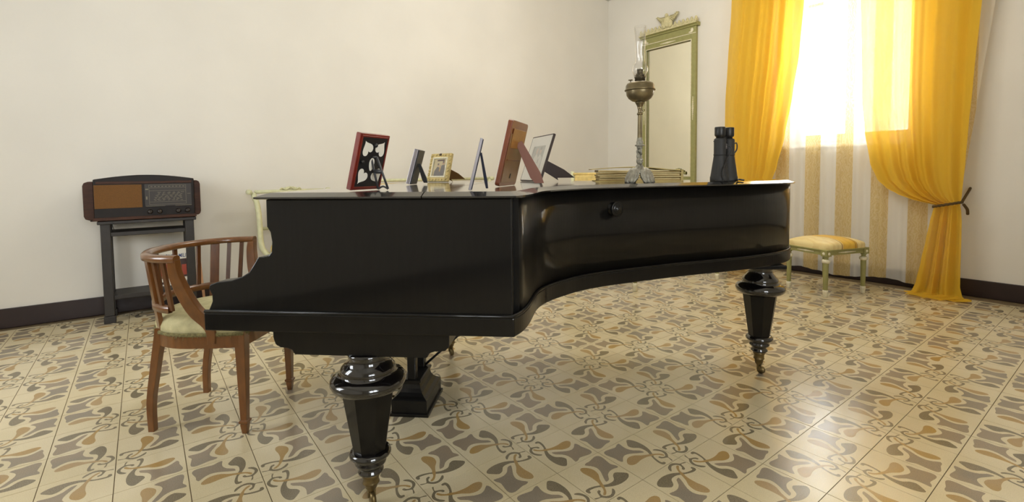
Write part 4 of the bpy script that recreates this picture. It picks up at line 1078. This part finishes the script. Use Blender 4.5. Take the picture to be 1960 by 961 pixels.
for xx in (-1.62, 1.12): MB().ball((xx, 0, 0), .03).build('finial', M_brass, rod)
for xx in (-1.45, .95): MB().tube([(xx, 0, 0), (xx, .15, 0)], .008, 8).build('bracket', M_brass, rod)
rc_ = thing('yellow_curtain', 'sheer yellow curtain tied back with a dark rope at right of the window', 'curtain', (0, 0, 0), 0, 'yellow curtains at the window')
rlev = [(3.14, -.03, .80, 3.365, .030), (2.49, -.019, .762, 3.365, .034), (1.64, .008, .72, 3.365, .036), (1.353, .038, .706, 3.36, .036), (1.07, .084, .695, 3.36, .036), (.93, .14, .689, 3.355, .036), (.855, .21, .686, 3.35, .034), (.805, .29, .684, 3.35, .032), (.77, .37, .682, 3.35, .028), (.745, .46, .680, 3.35, .022), (.727, .53, .679, 3.35, .018)]
curtain_part(rlev, 4.6, 150, 130, 11).build('upper_drape', M_yellow, rc_)
llev = [(.727, .53, .679, 3.35, .018), (.69, .52, .686, 3.35, .022), (.6, .505, .692, 3.345, .030), (.45, .485, .695, 3.34, .034), (.27, .46, .697, 3.33, .036), (.1, .437, .703, 3.31, .036), (.035, .42, .72, 3.29, .032), (.012, .40, .75, 3.27, .022)]
low = curtain_part(llev, 3, 110, 70, 12, ampscale=1.3)
low.build('lower_drape', M_yellow, rc_)
# puddle on the floor
m = MB(); rows = []; rq = random.Random(4)
for i in range(10):
    s = i/9; row = []
    for j in range(61):
        t = j/60; xx = .40+.36*t+.02*math.sin(t*20+i); yy = 3.28-.15*s*(.6+.4*math.sin(PI*t))+.03*t*s
        row.append((xx+.02*s*(t-.5), yy, .006+.022*abs(math.sin(t*13+s*2.2))*(1-s*.75)+.006*math.sin(t*31+s*5)*(1-s)+.004))
    rows.append(row)
m.grid(rows); m.build('floor_puddle', M_yellow, rc_)
# rope tie-back
m = MB(); pts = []
for i in range(41):
    a = 2*PI*i/40; pts.append((.605+.088*math.cos(a), 3.35+.052*math.sin(a), .735+.022*math.cos(a)))
for k_ in range(3):
    tw = [Vector(p)+Vector((0, .006*math.cos(i*1.1+k_*2.09), .006*math.sin(i*1.1+k_*2.09))) for i, p in enumerate(pts)]
    m.tube(tw, .006, 6)
m.tube(smooth_path([(.682, 3.37, .748), (.694, 3.43, .80), (.700, 3.50, .84), (.70, 3.545, .86)]), .009, 6); m.tube(smooth_path([(.70, 3.34, .74), (.715, 3.38, .70), (.712, 3.42, .66)]), .010, 6)
m.build('rope_tieback', M_rope, rc_)
lc_ = thing('yellow_curtain', 'sheer yellow curtain gathered at left of the window, behind the binoculars', 'curtain', (0, 0, 0), 0, 'yellow curtains at the window')
clev = [(3.14, -1.17, -.45, 3.365, .030), (2.7, -1.182, -.49, 3.365, .034), (2.14, -1.215, -.526, 3.362, .036), (1.75, -1.237, -.576, 3.36, .036), (1.35, -1.236, -.641, 3.355, .034), (1.045, -1.20, -.71, 3.35, .030), (.94, -1.18, -.744, 3.35, .026), (.80, -1.16, -.86, 3.35, .02), (.727, -1.15, -1.0, 3.35, .016)]
curtain_part(clev, 4.6, 150, 110, 21).build('upper_drape', M_yellow, lc_)
clow = [(.727, -1.15, -1.0, 3.35, .016), (.6, -1.17, -.97, 3.345, .028), (.3, -1.18, -.93, 3.33, .034), (.05, -1.20, -.90, 3.30, .034), (.012, -1.22, -.88, 3.28, .02)]
curtain_part(clow, 5, 100, 60, 22).build('lower_drape', M_yellow, lc_)
m = MB(); pts = []
for i in range(41):
    a = 2*PI*i/40; pts.append((-1.075+.088*math.cos(a), 3.35+.052*math.sin(a), .735-.022*math.cos(a)))
for k_ in range(3):
    m.tube([Vector(p)+Vector((0, .006*math.cos(i*1.1+k_*2.09), .006*math.sin(i*1.1+k_*2.09))) for i, p in enumerate(pts)], .006, 6)
m.build('rope_tieback', M_rope, lc_)

# sheer curtain with damask bands
def sheer_mat():
    m = bpy.data.materials.new('striped_sheer'); m.use_nodes = True; nt = m.node_tree
    for n in list(nt.nodes): nt.nodes.remove(n)
    out = nt.nodes.new('ShaderNodeOutputMaterial'); uv = nt.nodes.new('ShaderNodeUVMap'); uv.uv_map = 'UVMap'
    sp = nt.nodes.new('ShaderNodeSeparateXYZ'); nt.links.new(uv.outputs[0], sp.inputs[0])
    fr_ = nt.nodes.new('ShaderNodeMath'); fr_.operation = 'FRACT'; nt.links.new(sp.outputs['X'], fr_.inputs[0])
    lt = nt.nodes.new('ShaderNodeMath'); lt.operation = 'LESS_THAN'; lt.inputs[1].default_value = .47; nt.links.new(fr_.outputs[0], lt.inputs[0])
    tc = nt.nodes.new('ShaderNodeTexCoord')
    w_ = nt.nodes.new('ShaderNodeTexWave'); w_.inputs['Scale'].default_value = 14; w_.inputs['Distortion'].default_value = 14; w_.inputs['Detail'].default_value = 2; w_.inputs['Detail Scale'].default_value = 1.4
    nt.links.new(tc.outputs['Object'], w_.inputs['Vector'])
    rm = nt.nodes.new('ShaderNodeMapRange'); rm.inputs[1].default_value = .4; rm.inputs[2].default_value = .55
    nt.links.new(w_.outputs['Fac'], rm.inputs[0])
    g = nt.nodes.new('ShaderNodeMix'); g.data_type = 'RGBA'; g.inputs['A'].default_value = (*lin((222, 196, 136)), 1); g.inputs['B'].default_value = (*lin((230, 208, 156)), 1); nt.links.new(rm.outputs[0], g.inputs['Factor'])
    c = nt.nodes.new('ShaderNodeMix'); c.data_type = 'RGBA'; c.inputs['A'].default_value = (*lin((250, 247, 240)), 1); nt.links.new(lt.outputs[0], c.inputs['Factor']); nt.links.new(g.outputs['Result'], c.inputs['B'])
    d = nt.nodes.new('ShaderNodeBsdfDiffuse'); t = nt.nodes.new('ShaderNodeBsdfTranslucent'); x = nt.nodes.new('ShaderNodeBsdfTransparent')
    nt.links.new(c.outputs['Result'], d.inputs[0]); nt.links.new(c.outputs['Result'], t.inputs[0])
    m1 = nt.nodes.new('ShaderNodeMixShader'); m1.inputs[0].default_value = .38; m2 = nt.nodes.new('ShaderNodeMixShader')
    tr = nt.nodes.new('ShaderNodeMapRange'); tr.inputs[3].default_value = .38; tr.inputs[4].default_value = .2; nt.links.new(lt.outputs[0], tr.inputs[0])
    nt.links.new(tr.outputs[0], m2.inputs[0]); nt.links.new(d.outputs[0], m1.inputs[1]); nt.links.new(t.outputs[0], m1.inputs[2])
    nt.links.new(m1.outputs[0], m2.inputs[1]); nt.links.new(x.outputs[0], m2.inputs[2]); nt.links.new(m2.outputs[0], out.inputs[0])
    return m
M_sheer = sheer_mat()
ncol, nrow = 220, 60; XA, XB = -.82, .56; rows = []
def sheer_x(s, z_=0): return XA+(.66+.17*max(0, z_-.8)/1.7-XA)*s
for i in range(nrow+1):
    z_ = 3.12+(.055-3.12)*i/nrow; row = []
    for j in range(ncol+1):
        s = j/ncol; xx = sheer_x(s, z_); calm = .35+.65*max(0, min(1, abs(xx-.05)/.45))
        yy = 3.475+.016*calm*math.sin(xx*34+.25*math.sin(z_*1.3))+.008*math.sin(xx*71+1+z_*.25)
        zz = z_ if i < nrow else z_+.018*math.sin(xx*9)-.01
        row.append((xx, yy, zz))
    rows.append(row)
m = MB(); m.grid(rows)
sh = m.build('sheer_curtain', M_sheer)
uvl = sh.data.uv_layers.new(name='UVMap'); per = .272; ph0 = -.215
for lp_ in sh.data.loops:
    co = sh.data.vertices[lp_.vertex_index].co; uvl.data[lp_.index].uv = ((co.x-ph0)/per+10, co.z)
tag(sh, 'white sheer curtain with gold damask stripes hanging across the window', 'curtain')

# ---------------------------------------------------------------- chandelier (hangs above the frame of the picture)
chd = thing('chandelier', 'brass chandelier with bare bulbs hanging above the piano, outside the picture', 'lamp', (-.7, 1.0, H))
MB().tube([(0, 0, 0), (0, 0, -.62)], .008, 8).build('stem', M_brass, chd)
MB().ball((0, 0, -.66), (.06, .06, .07)).build('hub', M_brass, chd)
M_bulb = bpy.data.materials.new('bulb_glow'); M_bulb.use_nodes = True
bb = M_bulb.node_tree.nodes['Principled BSDF']; bb.inputs['Emission Color'].default_value = (1, .82, .58, 1); bb.inputs['Emission Strength'].default_value = 20
for i in range(6):
    a = 2*PI*i/6; dx, dy = .34*math.cos(a), .34*math.sin(a)
    arm = MB().tube(smooth_path([(0, 0, -.66), (dx*.5, dy*.5, -.76), (dx*.95, dy*.95, -.72), (dx, dy, -.64)]), .007, 8).build('arm', M_brass, chd)
    MB().lathe([(.012, -.645), (.014, -.60), (.012, -.585)], 12, M=Matrix.Translation((dx, dy, 0))).build('candle_tube', M_whitegilt, arm)
    MB().ball((dx, dy, -.545), (.02, .02, .035)).build('bulb', M_bulb, arm)
    l = bpy.data.lights.new('bulb_light', 'POINT'); l.energy = 12; l.color = (1, .965, .90); l.shadow_soft_size = .04
    o = bpy.data.objects.new('bulb_light', l); C.objects.link(o); o.parent = chd; o.location = (dx, dy, -.47)
